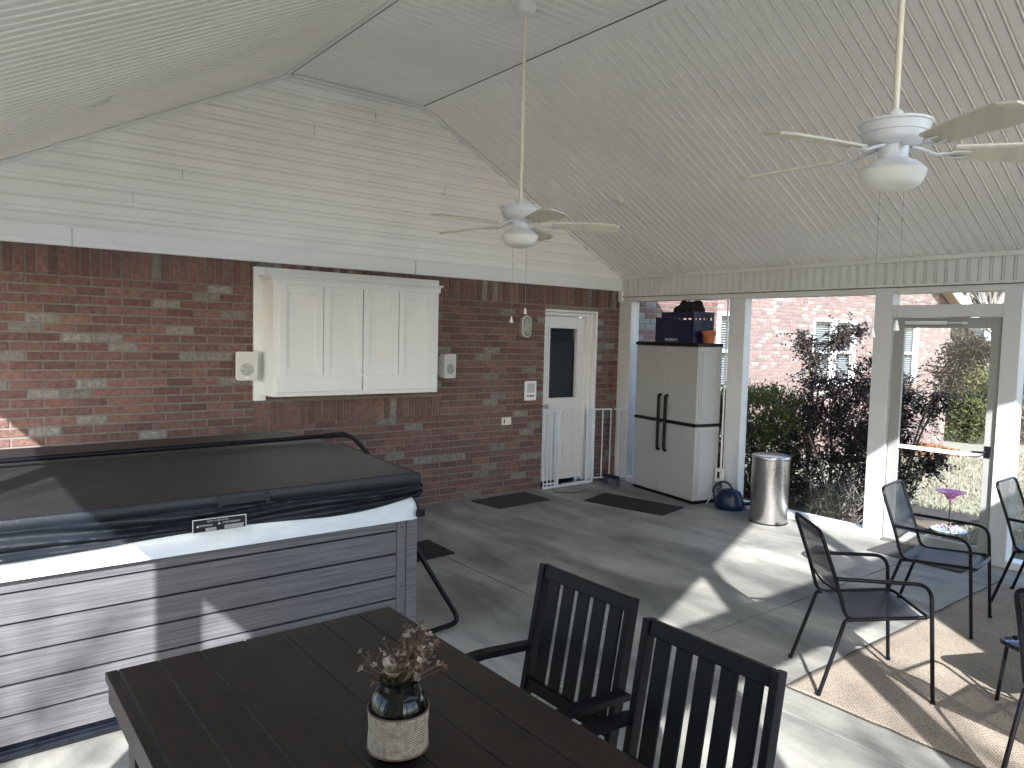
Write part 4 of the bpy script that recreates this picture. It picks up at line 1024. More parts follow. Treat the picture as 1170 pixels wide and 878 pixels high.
# acrylic rim
q = MB(); r0 = .09
def rim_ring(ins, z, r):
    hx, hy = (TX1-TX0)/2+.018-ins, (TY1-TY0)/2+.018-ins; cx, cy = (TX0+TX1)/2, (TY0+TY1)/2
    return [Vector((cx+p[0], cy+p[1], z)) for p in rnd_rect(hx, hy, r, 8)]
levels = [(0.02, .714, .05), (0, .716, .06), (-.001, .73, .06), (.006, .80, .08), (.016, .85, .1), (.04, .88, .12), (.09, .893, .14), (.2, .894, .16), (.22, .8, .16), (.3, .3, .16)]
ringsv = [rim_ring(*l) for l in levels]; nn = len(ringsv[0])
for rg in ringsv: q.v += rg
for i in range(len(ringsv)-1):
    for j in range(nn): q.face((i*nn+j, i*nn+(j+1) % nn, (i+1)*nn+(j+1) % nn, (i+1)*nn+j))
q.face([(len(ringsv)-1)*nn+j for j in range(nn)])
tb(q, 'acrylic_shell', 'tub_acrylic', smooth=True)
# cover: own thing
tc_ = thing('tub_cover', 'dark folded vinyl cover lying on the hot tub with a hanging skirt', 'hot tub cover', (.94, 4.28, .9)); CO = Vector((.94, 4.28, .9))
def cb(mb, name, mats, parent=tc_, **k): return mb.build(name, mats, parent, off=CO, **k)
KX0, KX1, KY0, KY1 = TX0-.01, TX1+.0, TY0-.015, TY1+.01; KYM = 4.36
def cov_top(x, y):
    e_ = min(y-KY0, KY1-y)/(KYM-KY0); z = .955+.04*max(0, min(1, e_))
    ex = min(x-KX0, KX1-x); 
    z -= .012*max(0, 1-ex/.07)**2
    z += .0035*noise.noise(Vector((x*2.2, y*2.2, 3)))+.012*(x/2)-.004
    z -= .018*math.exp(-((y-KYM)/.03)**2)
    return z
for (ya, yb_) in ((KY0, KYM), (KYM, KY1)):
    q = MB(); q.grid(60, 34, lambda u, v: (KX0+(KX1-KX0)*u, ya+(yb_-ya)*v, cov_top(KX0+(KX1-KX0)*u, ya+(yb_-ya)*v)))
    cb(q, 'cover_panel', 'tub_cover', smooth=True)
def skirt_bottom(u):
    x = KX0+(KX1-KX0)*u
    return .80-.012*math.sin(u*9)+.055*max(0, (u-.72)/.28)**2+.03*max(0, (.1-u)/.1)**2
def skirt(P, nu=90, key=0):
    def fn(u, v):
        x, y, zt, nx, ny = P(u); zb = skirt_bottom(u)
        if v < .36: s_ = v/.36; z = zt-(zt-.905)*s_; out = .004+.006*math.sin(s_*math.pi)
        else:
            s_ = (v-.36)/.64; z = .905-(.905-zb)*s_
            fold = .013*math.sin(s_*12+noise.noise(Vector((u*3, s_*1.2, key)))*5+u*4)*math.sin(s_*math.pi)**.5
            out = -.002+fold+.006*noise.noise(Vector((u*5, s_*3, key+4)))+.014
        return (x+nx*out, y+ny*out, z)
    return fn
q = MB()
q.grid(140, 30, skirt(lambda u: (KX0+(KX1-KX0)*u, KY0, cov_top(KX0+(KX1-KX0)*u, KY0), 0, -1)))
q.grid(90, 24, skirt(lambda u: (KX1, KY0+(KY1-KY0)*u, cov_top(KX1, KY0+(KY1-KY0)*u), 1, 0), key=7))
q.grid(60, 12, skirt(lambda u: (KX1-(KX1-KX0)*u, KY1, cov_top(KX1-(KX1-KX0)*u, KY1), 0, 1), key=9))
q.grid(60, 12, skirt(lambda u: (KX0, KY1-(KY1-KY0)*u, cov_top(KX0, KY1-(KY1-KY0)*u), -1, 0), key=12))
cb(q, 'skirt', 'tub_skirt', smooth=True)
# handle patch, piping
q = MB(); q.tube([(KX0+(KX1-KX0)*k/40, KY0-.004, cov_top(KX0+(KX1-KX0)*k/40, KY0)+.001) for k in range(41)], .004, 6); q.tube([(KX1+.003, KY0+(KY1-KY0)*k/40, cov_top(KX1, KY0+(KY1-KY0)*k/40)) for k in range(41)], .004, 6); cb(q, 'piping', 'tub_skirt', smooth=True)
q = MB(); q.grid(10, 2, lambda u, v: (.985+.21*u, KY0-.014-.004*math.sin(u*math.pi), .915+.028*v)); q.box(.975, .99, KY0-.014, KY0-.006, .905, .95); q.box(1.19, 1.205, KY0-.014, KY0-.006, .905, .95); cb(q, 'pull_strap', 'tub_skirt')
# strap with buckle at the corner
q = MB(); q.tube([(1.93, KY0-.02, .87), (1.965, KY0-.026, .83), (1.985, KY0-.03, .79), (1.995, KY0-.03, .765)], .011, 8, flat=.35); q.box(1.975, 2.02, KY0-.045, KY0-.022, .735, .77); cb(q, 'lock_strap', 'black_plastic', bevel=.004)
q = MB(); q.tube([(TX1+.03, 3.62, .86), (TX1+.036, 3.6, .8), (TX1+.03, 3.6, .74)], .012, 8, flat=.4); cb(q, 'lock_strap', 'black_plastic')
# warning label, text curved with the skirt
lab = MB(); LX0, LX1, LZ0, LZ1 = .862, 1.092, .808, .868; ly = KY0-.034
lab.box(LX0, LX1, ly, ly+.002, LZ0, LZ1, 0)
for (a, b_, c_, d_) in ((LX0, LX1, LZ0, LZ0+.0035), (LX0, LX1, LZ1-.0035, LZ1), (LX0, LX0+.0035, LZ0+.0035, LZ1-.0035), (LX1-.0035, LX1, LZ0+.0035, LZ1-.0035)): lab.box(a, b_, ly-.0012, ly-.0002, c_, d_, 1)
random.seed(8)
for (xa, xb, za, zb, n_) in ((LX0+.055, LX0+.10, LZ0+.006, LZ0+.02, 4), (LX0+.135, LX1-.012, LZ0+.006, LZ0+.024, 5)):
    for k in range(n_):
        z_ = za+(zb-za)*k/n_; x_ = xa
        while x_ < xb: w_ = random.uniform(.003, .008); lab.box(x_, min(x_+w_, xb), ly-.0011, ly-.0002, z_, z_+.0022, 1); x_ += w_+.0018
for cx_, cz_ in ((LX0+.022, LZ0+.03), (LX0+.112, LZ0+.034)):
    lab.prism([(cx_-.006, ly-.0012, cz_-.005), (cx_+.006, ly-.0012, cz_-.005), (cx_, ly-.0012, cz_+.006)], (0, .001, 0), 1)
lo = cb(lab, 'warning_label', ['tub_base', 'label_ink'])
rx = Matrix.Rotation(R(90), 4, 'X')
for body, sz, x_, z_ in (('WARNING', .0115, LX0+.056, LZ0+.0305), ('AVERTISSEMENT', .0105, LX0+.165, LZ0+.0345), ('SAFETY COVER NOTICE', .0085, LX0+.105, LZ1-.0125)):
    text_mesh(body, sz, 'label_ink', lo, 'label_text', Matrix.Translation(Vector((x_, ly-.0013, z_))-CO) @ rx, .0002)
# cover lifter
tl = thing('cover_lifter', 'black tubular cover lifter bar lying across the hot tub cover fold', 'cover lifter', (2.1, 4.3, 0)); LO = Vector((2.1, 4.3, 0))
def lbd(mb, name, mats, parent=tl, **k): return mb.build(name, mats, parent, off=LO, **k)
q = MB(); q.tube(fillet([(TX0-.05, KYM, 1.015), (1.6, KYM, 1.03), (2.10, KYM-.02, 1.04), (2.19, KYM-.06, .93), (2.2, KYM-.07, .90)], .09, 8), .014, 12); lbd(q, 'cross_bar', 'black_metal', smooth=True)
q = MB(); q.tube([(1.93, KYM-.015, 1.038), (2.06, KYM-.018, 1.039)], .018, 12); q.tube(fillet([(2.10, KYM-.02, 1.04), (2.19, KYM-.06, .93), (2.2, KYM-.07, .90)], .09, 8)[3:], .018, 12); lbd(q, 'foam_grip', 'black_plastic', smooth=True)
q = MB(); q.tube(fillet([(2.045, 3.62, .72), (2.06, 3.60, .62), (2.375, 3.45, .035), (2.06, 3.44, .016), (1.9, 3.44, .016)], .07, 8), .015, 12); lbd(q, 'lifter_foot', 'black_metal', smooth=True)

# ------------------------------------------------------------------ dining table
TZ = .74
t = thing('dining_table', 'dark brown wooden plank dining table in the foreground', 'table', (.795, 1.40, 0)); DO = Vector((.795, 1.40, 0))
def db(mb, name, mats, parent=t, **k): return mb.build(name, mats, parent, off=DO, **k)
bx = [.354, .388, .494, .607, .737, .852, .982, 1.11, 1.238]
ty0, ty1 = .42, 2.235
q = MB()
for a, b_ in zip(bx, bx[1:]):
    q.box(a+.0018, b_-.0018, ty0, ty1, TZ-.026, TZ+random.uniform(-.0008, .0008))
q.box(.36, 1.23, ty0+.005, ty1-.005, TZ-.032, TZ-.027)
db(q, 'tabletop', 'table_wood', bevel=.004)
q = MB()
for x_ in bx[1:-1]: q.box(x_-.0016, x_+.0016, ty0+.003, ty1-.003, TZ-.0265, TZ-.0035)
db(q, 'groove_strip', 'groove_grey')
q = MB()
q.box(.362, .38, ty0+.02, ty1-.01, TZ-.085, TZ-.033); q.box(1.212, 1.23, ty0+.02, ty1-.01, TZ-.085, TZ-.033); q.box(.38, 1.212, ty1-.028, ty1-.01, TZ-.085, TZ-.033); q.box(.38, 1.212, ty0+.02, ty0+.038, TZ-.085, TZ-.033)
db(q, 'apron', 'table_wood', bevel=.002)
for x in (.44, 1.15):
    for y in (.53, 2.13):
        q = MB(); q.box(x-.04, x+.04, y-.04, y+.04, 0, TZ-.086); db(q, 'leg', 'table_wood', bevel=.004)

# ------------------------------------------------------------------ slatted dining chairs (local +y = front)
def make_slat_chair(label):
    t = thing('dining_chair', label, 'chair', group='slatted dining chairs at the table')
    w2 = .2; lean0 = (-.215, .44); top = (-.30, .915)
    def bk(z): return -.215-.085*(z-.44)/.475
    dv = Vector((0, -.085, .475)).normalized(); nv = Vector((0, dv.z, -dv.y))
    for s_ in (-1, 1):
        q = MB(); q.obox((s_*w2, -.265, 0), (s_*w2, -.215, .44), (.011, 0, 0), (0, .021, 0)); q.obox((s_*w2, bk(.44), .44), (s_*w2, bk(.915), .915), (.011, 0, 0), nv*.02); q.build('back_leg', 'dark_metal', t, bevel=.003)
        q = MB(); q.obox((s_*(w2+.02), .235, 0), (s_*(w2+.02), .225, .61), (.011, 0, 0), (0, .02, 0)); q.build('front_leg', 'dark_metal', t, bevel=.003)
        q = MB(); P = [(s_*(w2+.02), .27, .612), (s_*(w2+.02), .12, .645), (s_*(w2+.02), -.05, .652), (s_*(w2+.02), -.262, .635)]
        for a, b_ in zip(P, P[1:]): q.obox(a, b_, (.021, 0, 0), (0, 0, .011))
        q.build('armrest', 'dark_metal', t, bevel=.003)
    def brow(z0, z1, name, th=.009):
        q = MB(); q.obox((-w2+.0125, bk(z0), z0), (-w2+.0125, bk(z1), z1), (0, 0, 0), (0, 0, 0)) if False else None
        a = Vector((0, bk(z0), z0)); b_ = Vector((0, bk(z1), z1)); q.obox(a, b_, (w2-.0125, 0, 0), nv*th); return q.build(name, 'dark_metal', t, bevel=.003)
    brow(.872, .915, 'top_rail', .012); brow(.50, .54, 'lower_rail', .012)
    sw = .05; n = 5; gap = (2*(w2-.0125)-n*sw)/(n+1)
    for k in range(n):
        xc = -(w2-.0125)+gap*(k+1)+sw*(k+.5); q = MB(); q.obox((xc, bk(.541), .541), (xc, bk(.871), .871), (sw/2, 0, 0), nv*.005); q.build('slat', 'dark_metal', t, bevel=.002)
    q = MB()
    q.box(-w2+.012, w2-.012, -.215, -.185, .41, .44); q.box(-w2-.008, w2+.008, .2, .23, .41, .44); q.box(-w2+.013, -w2+.035, -.184, .199, .41, .44); q.box(w2-.035, w2-.013, -.184, .199, .41, .44)
    for k in range(7):
        y = -.17+k*.054; q.box(-w2+.036, w2-.036, y, y+.042, .43, .442)
    q.build('seat', 'dark_metal', t, bevel=.002)
    return t
ch = make_slat_chair('dark slatted dining chair farther from the camera, its back fully in view')
def place(o, x, y, hdeg): o.location = (x, y, 0); o.rotation_euler = (0, 0, R(hdeg-90))
place(ch, 1.34, 1.672, 180)
ch2 = copy_tree(ch); ch2['label'] = 'dark slatted dining chair nearest the camera, cut by the bottom edge'
place(ch2, 1.262, 1.135, 180)
for o_ in (ch, ch2): pass
# blue seat pads glimpsed on both chairs
for c_, lab in ((ch, 'thin blue cushion tied on the far slatted dining chair'), (ch2, 'thin blue cushion tied on the near slatted dining chair')):
    q = MB(); q.prism([(p[0], p[1], .0) for p in rnd_rect(.165, .185, .03)], (0, 0, .035)); o_ = q.build('seat_cushion', 'cushion_blue', bevel=.012, segs=3) if 'cushion_blue' in MATS else None
    if o_ is None:
        mat('cushion_blue', (.02, .06, .16), .9, var=.2, scale=30, bump=.3, bscale=200); o_ = q.build('seat_cushion', 'cushion_blue', bevel=.012, segs=3)
    o_.location = c_.location+Vector((0, 0, .4435)); o_.rotation_euler = c_.rotation_euler; tag(o_, lab, 'cushion', 'blue cushions on the dining chairs')

# ------------------------------------------------------------------ mesh patio chairs (local +y = front)
def make_mesh_chair(label):
    t = thing('patio_chair', label, 'chair', group='black metal mesh patio chairs on the rug')
    r = .0095
    for s_ in (-1, 1):
        q = MB(); q.tube(fillet([(s_*.24, .25, 0), (s_*.236, .215, .575), (s_*.222, -.21, .58)], .075, 8), r, 10); q.lathe([(0, 0), (.012, 0), (.012, .02), (0, .02)], (s_*.24, .25, 0), 10); q.build('front_leg', 'black_metal', t, smooth=True)
        q = MB(); q.tube(fillet([(s_*.215, -.27, 0), (s_*.2, -.155, .375), (s_*.2, -.12, .375)], .03, 5), r, 10); q.lathe([(0, 0), (.012, 0), (.012, .02), (0, .02)], (s_*.215, -.27, 0), 10); q.build('back_leg', 'black_metal', t, smooth=True)
    q = MB(); pts = fillet([(-.2, .215, .405), (-.2, -.15, .375), (-.198, -.205, .56), (-.195, -.29, .80), (.195, -.29, .80), (.198, -.205, .56), (.2, -.15, .375), (.2, .215, .405)], .05, 7)
    q.tube(pts, r, 10); q.tube([(-.2, .215, .405), (-.17, .24, .398), (.17, .24, .398), (.2, .215, .405)], r*.9, 10); q.build('frame', 'black_metal', t, smooth=True)
    q = MB()
    def seat(u, v):
        x = -.195+.39*u; y = -.155+.395*v; z = .378+.03*v-.012*math.sin(u*math.pi)*math.sin(v*math.pi)
        if v > .85: z -= .035*((v-.85)/.15)**2; y += 0
        if v < .12: z += .02*((.12-v)/.12)**2
        return (x, y, z)
    q.grid(14, 20, seat, uvs=(.39, .4)); q.build('mesh_seat', 'seat_metal', t, smooth=True)
    q = MB()
    def back(u, v):
        z = .50+.29*v; y = -.183-.107*(z-.5)/.3+.0; x = (-.19+.38*u)
        k = max(0, v-.85)/.15; x *= 1-.1*k*k
        y += -.018*math.sin(u*math.pi)*math.sin(v*math.pi)
        return (x, y, z)
    q.grid(14, 14, back, uvs=(.38, .3)); q.build('mesh_back', 'expanded_metal', t, smooth=True)
    q = MB(); q.tube([(-.197, -.183, .5), (0, -.2, .495), (.197, -.183, .5)], .006, 8); q.build('back_rail', 'black_metal', t, smooth=True)
    return t
m1 = make_mesh_chair('black mesh armchair with one leg on the rug corner, fully in view')
place(m1, 3.66, 1.756, -42)
def mc(label, x, y, h): c = copy_tree(m1); c['label'] = label; place(c, x, y, h); return c
mc('black mesh armchair in front of the glass door, fully in view', 4.906, 1.898, -82)
mc('black mesh armchair in front of the right white post, cut by the edge', 5.73, 1.53, -88)
mc('black mesh armchair at the bottom right corner, only tube and leg showing', 3.43, .72, -8)
t = thing('side_table', 'low black metal side table with a bright blue-grey rim at the right edge', 'side table', (4.07, .99, 0), R(-26))
q = MB(); sq = [Vector((p[0], p[1], .30)) for p in rnd_rect(.2, .2, .05, 5)]; q.tube(sq, .011, 8, closed=True); q.build('rim', 'black_metal', t, smooth=True)
q = MB(); q.grid(16, 16, lambda u, v: ((u-.5)*.39, (v-.5)*.39, .312-.012*max(0, max(abs(u-.5), abs(v-.5))*2-.8)*5), uvs=(.4, .4)); q.build('mesh_top', 'table_metal', t, smooth=True)
for sx in (-1, 1):
    for sy in (-1, 1): q = MB(); q.tube([(sx*.17, sy*.17, .29), (sx*.19, sy*.19, 0)], .009, 8); q.build('leg', 'black_metal', t, smooth=True)

# ------------------------------------------------------------------ rug
q = MB(); rx0, rx1, ry0, ry1 = 3.275, 6.05, -.25, 1.925
def rugf(u, v):
    x = rx0+(rx1-rx0)*u; y = ry0+(ry1-ry0)*v
    e_ = .008*noise.noise(Vector((x*3, y*3, 5)))
    if u == 0: x += e_+.01*math.exp(-((y-1.42)/.05)**2)
    if v == 1: y += e_
    return (x, y, .006+.0015*noise.noise(Vector((x*4, y*4, 0))))
q.grid(80, 60, rugf)
o = q.build('area_rug', ['rug_weave', 'mat_brown'], smooth=True); o['label'] = 'tan woven outdoor rug with a basket weave pattern under the patio chairs'; o['category'] = 'rug'
so = o.modifiers.new('thick', 'SOLIDIFY'); so.thickness = .005; so.offset = -1
q = MB(); q.tube([(rx0, ry0+(ry1-ry0)*k/60, .005) if True else 0 for k in range(61)]+[], .0035, 6)
pts_a = [Vector(rugf(0, k/60))+Vector((0, 0, -.001)) for k in range(61)]; pts_b = [Vector(rugf(k/80, 1))+Vector((0, 0, -.001)) for k in range(81)]
q = MB(); q.tube(pts_a, .0045, 6); q.tube(pts_b, .0045, 6); q.build('binding', 'mat_brown', o)

# ------------------------------------------------------------------ vase and dried flowers
VX, VY = .812, 1.418
t = thing('glass_vase', 'small green glass jar wrapped in burlap on the dark table', 'vase', (VX, VY, TZ+.001))
q = MB(); q.lathe([(0, .002), (.052, .002), (.059, .008), (.063, .025), (.066, .08), (.066, .115), (.062, .135), (.05, .152), (.042, .158), (.041, .168), (.045, .172), (.045, .18), (.041, .182), (.038, .178), (.038, .16), (.046, .15), (.058, .133), (.062, .115), (.062, .03), (.05, .012), (0, .01)], n=48); q.build('jar', 'green_glass', t, smooth=True)
q = MB(); q.grid(64, 8, lambda u, v: ((.0675+.0008*math.sin(v*9))*math.cos(u*2*math.pi), (.0675+.0008*math.sin(v*9))*math.sin(u*2*math.pi), .022+.088*v), uvs=(1, 1)); q.build('burlap_wrap', 'burlap', t, smooth=True)
for zz_ in (.022, .11):
    q = MB(); q.tube([(.0685*math.cos(a*.1309), .0685*math.sin(a*.1309), zz_) for a in range(48)], .0022, 6, closed=True); q.build('twine_edge', 'dry_stem', t, smooth=True)
random.seed(21)
t = thing('dried_flowers', 'bunch of dried brown seed heads and stems standing in the burlap jar', 'dried flowers', (VX, VY, TZ+.02))
st_, hd, pd = MB(), MB(), MB()
lean = Vector((.62, -.787, 0))           # towards image right
depth = Vector((.5, .86, 0))
def head(mb, p, r, d, kind):
    d = d.normalized(); a = d.orthogonal().normalized(); b_ = d.cross(a)
    n = 9 if kind else 7
    for k in range(n):
        an = 2*math.pi*k/n+random.uniform(-.2, .2); rad = a*math.cos(an)+b_*math.sin(an)
        s0 = p+rad*r*.25; s1 = p+rad*r*random.uniform(.8, 1.1)+d*r*random.uniform(.2, .9); wv = d.cross(rad)*r*.28
        mb.add([s0-wv*.6, s0+wv*.6, s1+wv, s1-wv], [(0, 1, 2, 3)])
        mb.tube([s1-wv*.8, s1+wv*.8], r*.13, 4)
    mb.lathe([(0, -r*.3), (r*.32, -r*.1), (r*.36, r*.15), (0, r*.35)], p, 8)
specs = []
for k in range(40): specs.append((random.gauss(.03, .026), random.gauss(0, .024), random.uniform(.16, .28)))
specs += [(-.085, .0, .18), (-.095, .01, .20), (-.075, -.01, .19), (-.09, .0, .165), (-.06, -.03, .15), (.10, 0, .20), (.105, .01, .19), (.09, -.01, .205), (.075, 0, .24), (.055, 0, .265), (.06, .01, .27), (.05, -.01, .262)]
for (s_, dd, hh) in specs:
    base = lean*random.uniform(-.02, .02)+depth*random.uniform(-.02, .02)+Vector((0, 0, .01)); tip = lean*s_+depth*dd+Vector((0, 0, hh))
    neck = lean*s_*.12+depth*dd*.2+Vector((0, 0, .145))+Vector((random.uniform(-.012, .012), random.uniform(-.012, .012), 0))
    pts = fillet([base, neck, (neck+tip)/2+Vector((random.uniform(-.008, .008), random.uniform(-.008, .008), 0)), tip], .03, 4)
    st_.tube(pts, .0011, 5)
    d = tip-(neck+tip)/2
    head(hd if random.random() < .6 else pd, tip, random.uniform(.006, .0095), d, random.random() < .5)
    for j in range(2):
        if random.random() < .7:
            bs = neck.lerp(tip, random.uniform(.35, .8)); e_ = bs+Vector((random.uniform(-.02, .02), random.uniform(-.02, .02), random.uniform(.008, .03))); st_.tube([bs, e_], .0008, 4); head(hd if random.random() < .55 else pd, e_, random.uniform(.004, .007), e_-bs, 0)
st_.build('stems', 'dry_stem', t); hd.build('seed_heads', 'dry_flower', t); pd.build('pale_heads', 'dry_pod', t)
q = MB(); pf = lean*-.035+Vector((0, 0, .185)); q.lathe([(0, 0), (.012, .004), (.011, .016), (.0125, .021), (.01, .023), (.005, .016), (0, .014)], pf, 14, tilt=Matrix.Rotation(R(60), 3, (.8, .5, 0))); q.lathe([(0, 0), (.01, .004), (.022, .016), (.024, .02), (.01, .014), (0, .012)], lean*-.012+Vector((0, 0, .155)), 14); q.build('seed_pod', 'dry_pod', t, smooth=True)

# ------------------------------------------------------------------ garden
def leaf(mb, p, d, size, tone, wid=.42):
    d = d.normalized(); s_ = d.cross(Vector((random.uniform(-1, 1), random.uniform(-1, 1), random.uniform(-.3, 1)))); 
    if s_.length < 1e-3: s_ = Vector((1, 0, 0))
    s_.normalize(); up = s_.cross(d)*size*.08
    mb.cur = tone
    mb.add([p, p+d*size*.5+s_*size*wid*.5+up, p+d*size, p+d*size*.5-s_*size*wid*.5+up], [(0, 1, 2, 3)])
def shrub(name, label, cat, base, clumps, nleaf, lsize, lmat, bmat='bark', seed=1, tones=(0, 1), wid=.42, group=None, stems=6, drop=0.):
    """clumps: (offset, radii, weight); leaves sit on twigs scattered through every clump"""
    random.seed(seed); t = thing(name, label, cat, base, 0, group)
    lf, br = MB(), MB(); tw = sum(c[2] for c in clumps)
    for (off, rad, wt) in clumps:
        off = Vector(off); n = int(nleaf*wt/tw)
        st = Vector((random.uniform(-.06, .06), random.uniform(-.06, .06), 0)); mid = (st+off)*.5+Vector((random.uniform(-.08, .08), random.uniform(-.08, .08), .05))
        br.tube(fillet([st, mid, off], .3, 4), [.016]*1+[.013]*5+[.006]*20 if False else .009, 6)
        k = 0
        while k < n:
            while True:
                v = Vector((random.uniform(-1, 1), random.uniform(-1, 1), random.uniform(-1, 1)))
                if v.length < 1: break
            v = v.normalized()*(v.length**.45)
            p = off+Vector((v.x*rad[0], v.y*rad[1], v.z*rad[2]))
            if noise.noise((p+Vector((seed, 0, 0)))*5.5) < -.02+drop: k += 1; continue
            # twig with several leaves
            d = (v+Vector((random.uniform(-.5, .5), random.uniform(-.5, .5), random.uniform(-.1, .7)))).normalized(); L_ = lsize*random.uniform(2, 4)
            if random.random() < .35: br.tube([p-d*L_*.4, p+d*L_], .0018, 3)
            for j in range(7):
                q_ = p+d*L_*(j/6); dl = (d*.6+Vector((random.uniform(-1, 1), random.uniform(-1, 1), random.uniform(-.6, 1)))).normalized()
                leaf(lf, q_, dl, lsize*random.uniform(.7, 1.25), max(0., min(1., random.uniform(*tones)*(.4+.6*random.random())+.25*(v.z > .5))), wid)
            k += 7
    for k in range(stems):
        a = random.random()*6.28; br.tube([(0, 0, -.05), (math.cos(a)*.15, math.sin(a)*.15, .4), (math.cos(a)*.35, math.sin(a)*.35, .9)], .009, 5)
    lf.build('foliage', lmat, t); br.build('stems', bmat, t); return t
gz_ = lambda x, y: gz(x, y)+.02
# green holly next to the middle post
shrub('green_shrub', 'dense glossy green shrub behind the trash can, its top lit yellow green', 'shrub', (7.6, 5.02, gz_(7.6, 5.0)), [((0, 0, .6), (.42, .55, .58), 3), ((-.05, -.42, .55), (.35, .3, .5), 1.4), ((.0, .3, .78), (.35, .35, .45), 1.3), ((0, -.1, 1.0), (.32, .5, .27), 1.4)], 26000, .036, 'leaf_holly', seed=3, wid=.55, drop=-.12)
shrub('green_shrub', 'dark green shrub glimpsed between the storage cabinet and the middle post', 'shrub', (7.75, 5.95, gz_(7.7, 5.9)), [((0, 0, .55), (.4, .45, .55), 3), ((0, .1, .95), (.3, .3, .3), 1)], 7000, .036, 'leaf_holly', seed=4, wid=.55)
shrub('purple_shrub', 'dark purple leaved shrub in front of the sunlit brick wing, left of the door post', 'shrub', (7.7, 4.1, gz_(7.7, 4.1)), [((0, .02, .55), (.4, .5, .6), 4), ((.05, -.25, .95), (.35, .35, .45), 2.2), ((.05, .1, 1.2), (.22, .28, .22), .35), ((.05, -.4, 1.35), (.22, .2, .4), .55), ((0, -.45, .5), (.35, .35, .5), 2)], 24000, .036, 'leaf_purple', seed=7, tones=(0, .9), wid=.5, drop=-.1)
# small tree whose crown arches over the window
random.seed(9)
def arch_tree(label, base, limbs, nleaf, seed, lsize=.042):
    random.seed(seed); t = thing('purple_tree', label, 'small tree', base, 0, 'purple leaved trees by the porch')
    br, lf = MB(), MB()
    for (pts, rad, spread, share) in limbs:
        P = fillet([Vector(p) for p in pts], .4, 6); n = len(P); rs = [rad*(1-.75*i/(n-1)) for i in range(n)]; br.tube(P, rs, 7)
        m_ = int(nleaf*share); k = 0
        while k < m_:
            f = random.random()**.7; i = int((.45+.55*f)*(n-1)); p = P[min(i, n-1)]
            d = Vector((random.gauss(0, 1), random.gauss(0, 1), random.gauss(.1, .8))).normalized(); L_ = spread*random.uniform(.3, 1.15)
            tip = p+d*L_+Vector((0, 0, -.12*L_)); br.tube([p, (p+tip)/2+Vector((0, 0, .03)), tip], [.004, .0028, .0015], 4)
            for j in range(12):
                f2 = .25+.75*j/11; q_ = p.lerp(tip, f2)+Vector((0, 0, .03*math.sin(f2*3.14)))
                leaf(lf, q_, (d*.5+Vector((random.uniform(-1, 1), random.uniform(-1, 1), random.uniform(-.8, .6)))), lsize*random.uniform(.6, 1.2), random.random()*.9, .5); k += 1
    br.build('trunk', 'bark', t); lf.build('crown', 'leaf_purple', t); return t
b0 = Vector((8.0, 4.55, gz(8.0, 4.55)))
arch_tree('slender purple leaved tree arching in front of the wing window', b0,
  [([(0, 0, 0), (-.03, .02, .9), (.05, .02, 1.55), (.05, .12, 2.1)], .013, .3, .26), ([(0, 0, .4), (.02, .0, 1.4), (0.02, .12, 1.85), (0, .36, 2.12)], .009, .22, .2), ([(0, 0, .5), (.05, -.06, 1.5), (.1, -.22, 1.98), (.15, -.62, 2.0)], .01, .28, .4), ([(0, 0, .5), (0, -.15, 1.3), (.05, -.5, 1.6)], .008, .25, .14)], 3600, 31)
b1 = Vector((8.1, 3.52, gz(8.1, 3.52)))
arch_tree('purple leaved tree seen through the glass door, its branch reaching right', b1,
  [([(0, 0, 0), (0, .05, .6), (.05, .1, 1.2), (0, .14, 1.7)], .016, .36, .3), ([(0, 0, .3), (.05, -.1, .9), (.1, -.3, 1.4), (.15, -.42, 1.95)], .014, .3, .22), ([(0, 0, .5), (.0, -.2, 1.3), (.1, -.5, 1.85), (.2, -.74, 1.78)], .012, .24, .36), ([(0, 0, .1), (.1, -.15, .55), (.15, -.34, .72)], .008, .26, .12)], 8200, 37)
# low bare twiggy plants in front of the purple shrub
random.seed(17); t = thing('bare_shrub', 'bare grey twiggy plant leaning against the outside of the screen', 'shrub', (7.05, 3.45, gz_(7.05, 3.4))); q = MB()
for k in range(60):
    a = random.uniform(-1.2, 1.2); L_ = random.uniform(.25, .6); y = random.uniform(-.3, .5); q.tube([(random.uniform(-.1, .2), y, 0), (random.uniform(-.05, .3), y+math.sin(a)*L_*.35, L_*.5), (random.uniform(-.05, .4), y+math.sin(a)*L_*.9, L_)], [.004, .003, .0015], 4)
q.build('twigs', 'bark_grey', t)
shrub('ground_plant', 'low dark green plant at the foot of the screen beside the door post', 'plant', (7.0, 3.6, gz_(7.0, 3.6)), [((0, 0, .12), (.2, .55, .14), 3)], 2600, .026, 'leaf_dark', seed=15, stems=1, wid=.5)
# garden ornament
t = thing('garden_ornament', 'pink glass dish on a thin stem above small flowers, outside the glass door', 'garden ornament', (7.85, 2.96, gz(7.85, 2.96)))
q = MB(); q.lathe([(0, .335), (.03, .345), (.05, .385), (.13, .42), (.135, .425), (.05, .4), (.025, .36), (0, .35)], n=28); q.build('dish', 'pink_glass', t, smooth=True)
q = MB(); q.tube([(0, 0, .0), (0, 0, .34)], .005, 8)
for zz_ in (.12, .26, .31): q.lathe([(0, -.012), (.012, 0), (0, .012)], (0, 0, zz_), 10)
q.build('stem', 'dark_metal', t, smooth=True)
q = MB(); q.lathe([(0, .0), (.12, .01), (.16, .045), (.15, .05), (.1, .03), (0, .03)], (.0, 0, 0), 24); q.build('saucer', 'pale_blue', t, smooth=True)
random.seed(2); q = MB()
for k in range(60):
    a = random.random()*6.28; rr = random.random()**.5*.1; p = Vector((math.cos(a)*rr, math.sin(a)*rr, random.uniform(.04, .09))); q.lathe([(0, -.008), (.008, 0), (0, .008)], p, 6, m=random.choice((0, 1, 2, 3)))
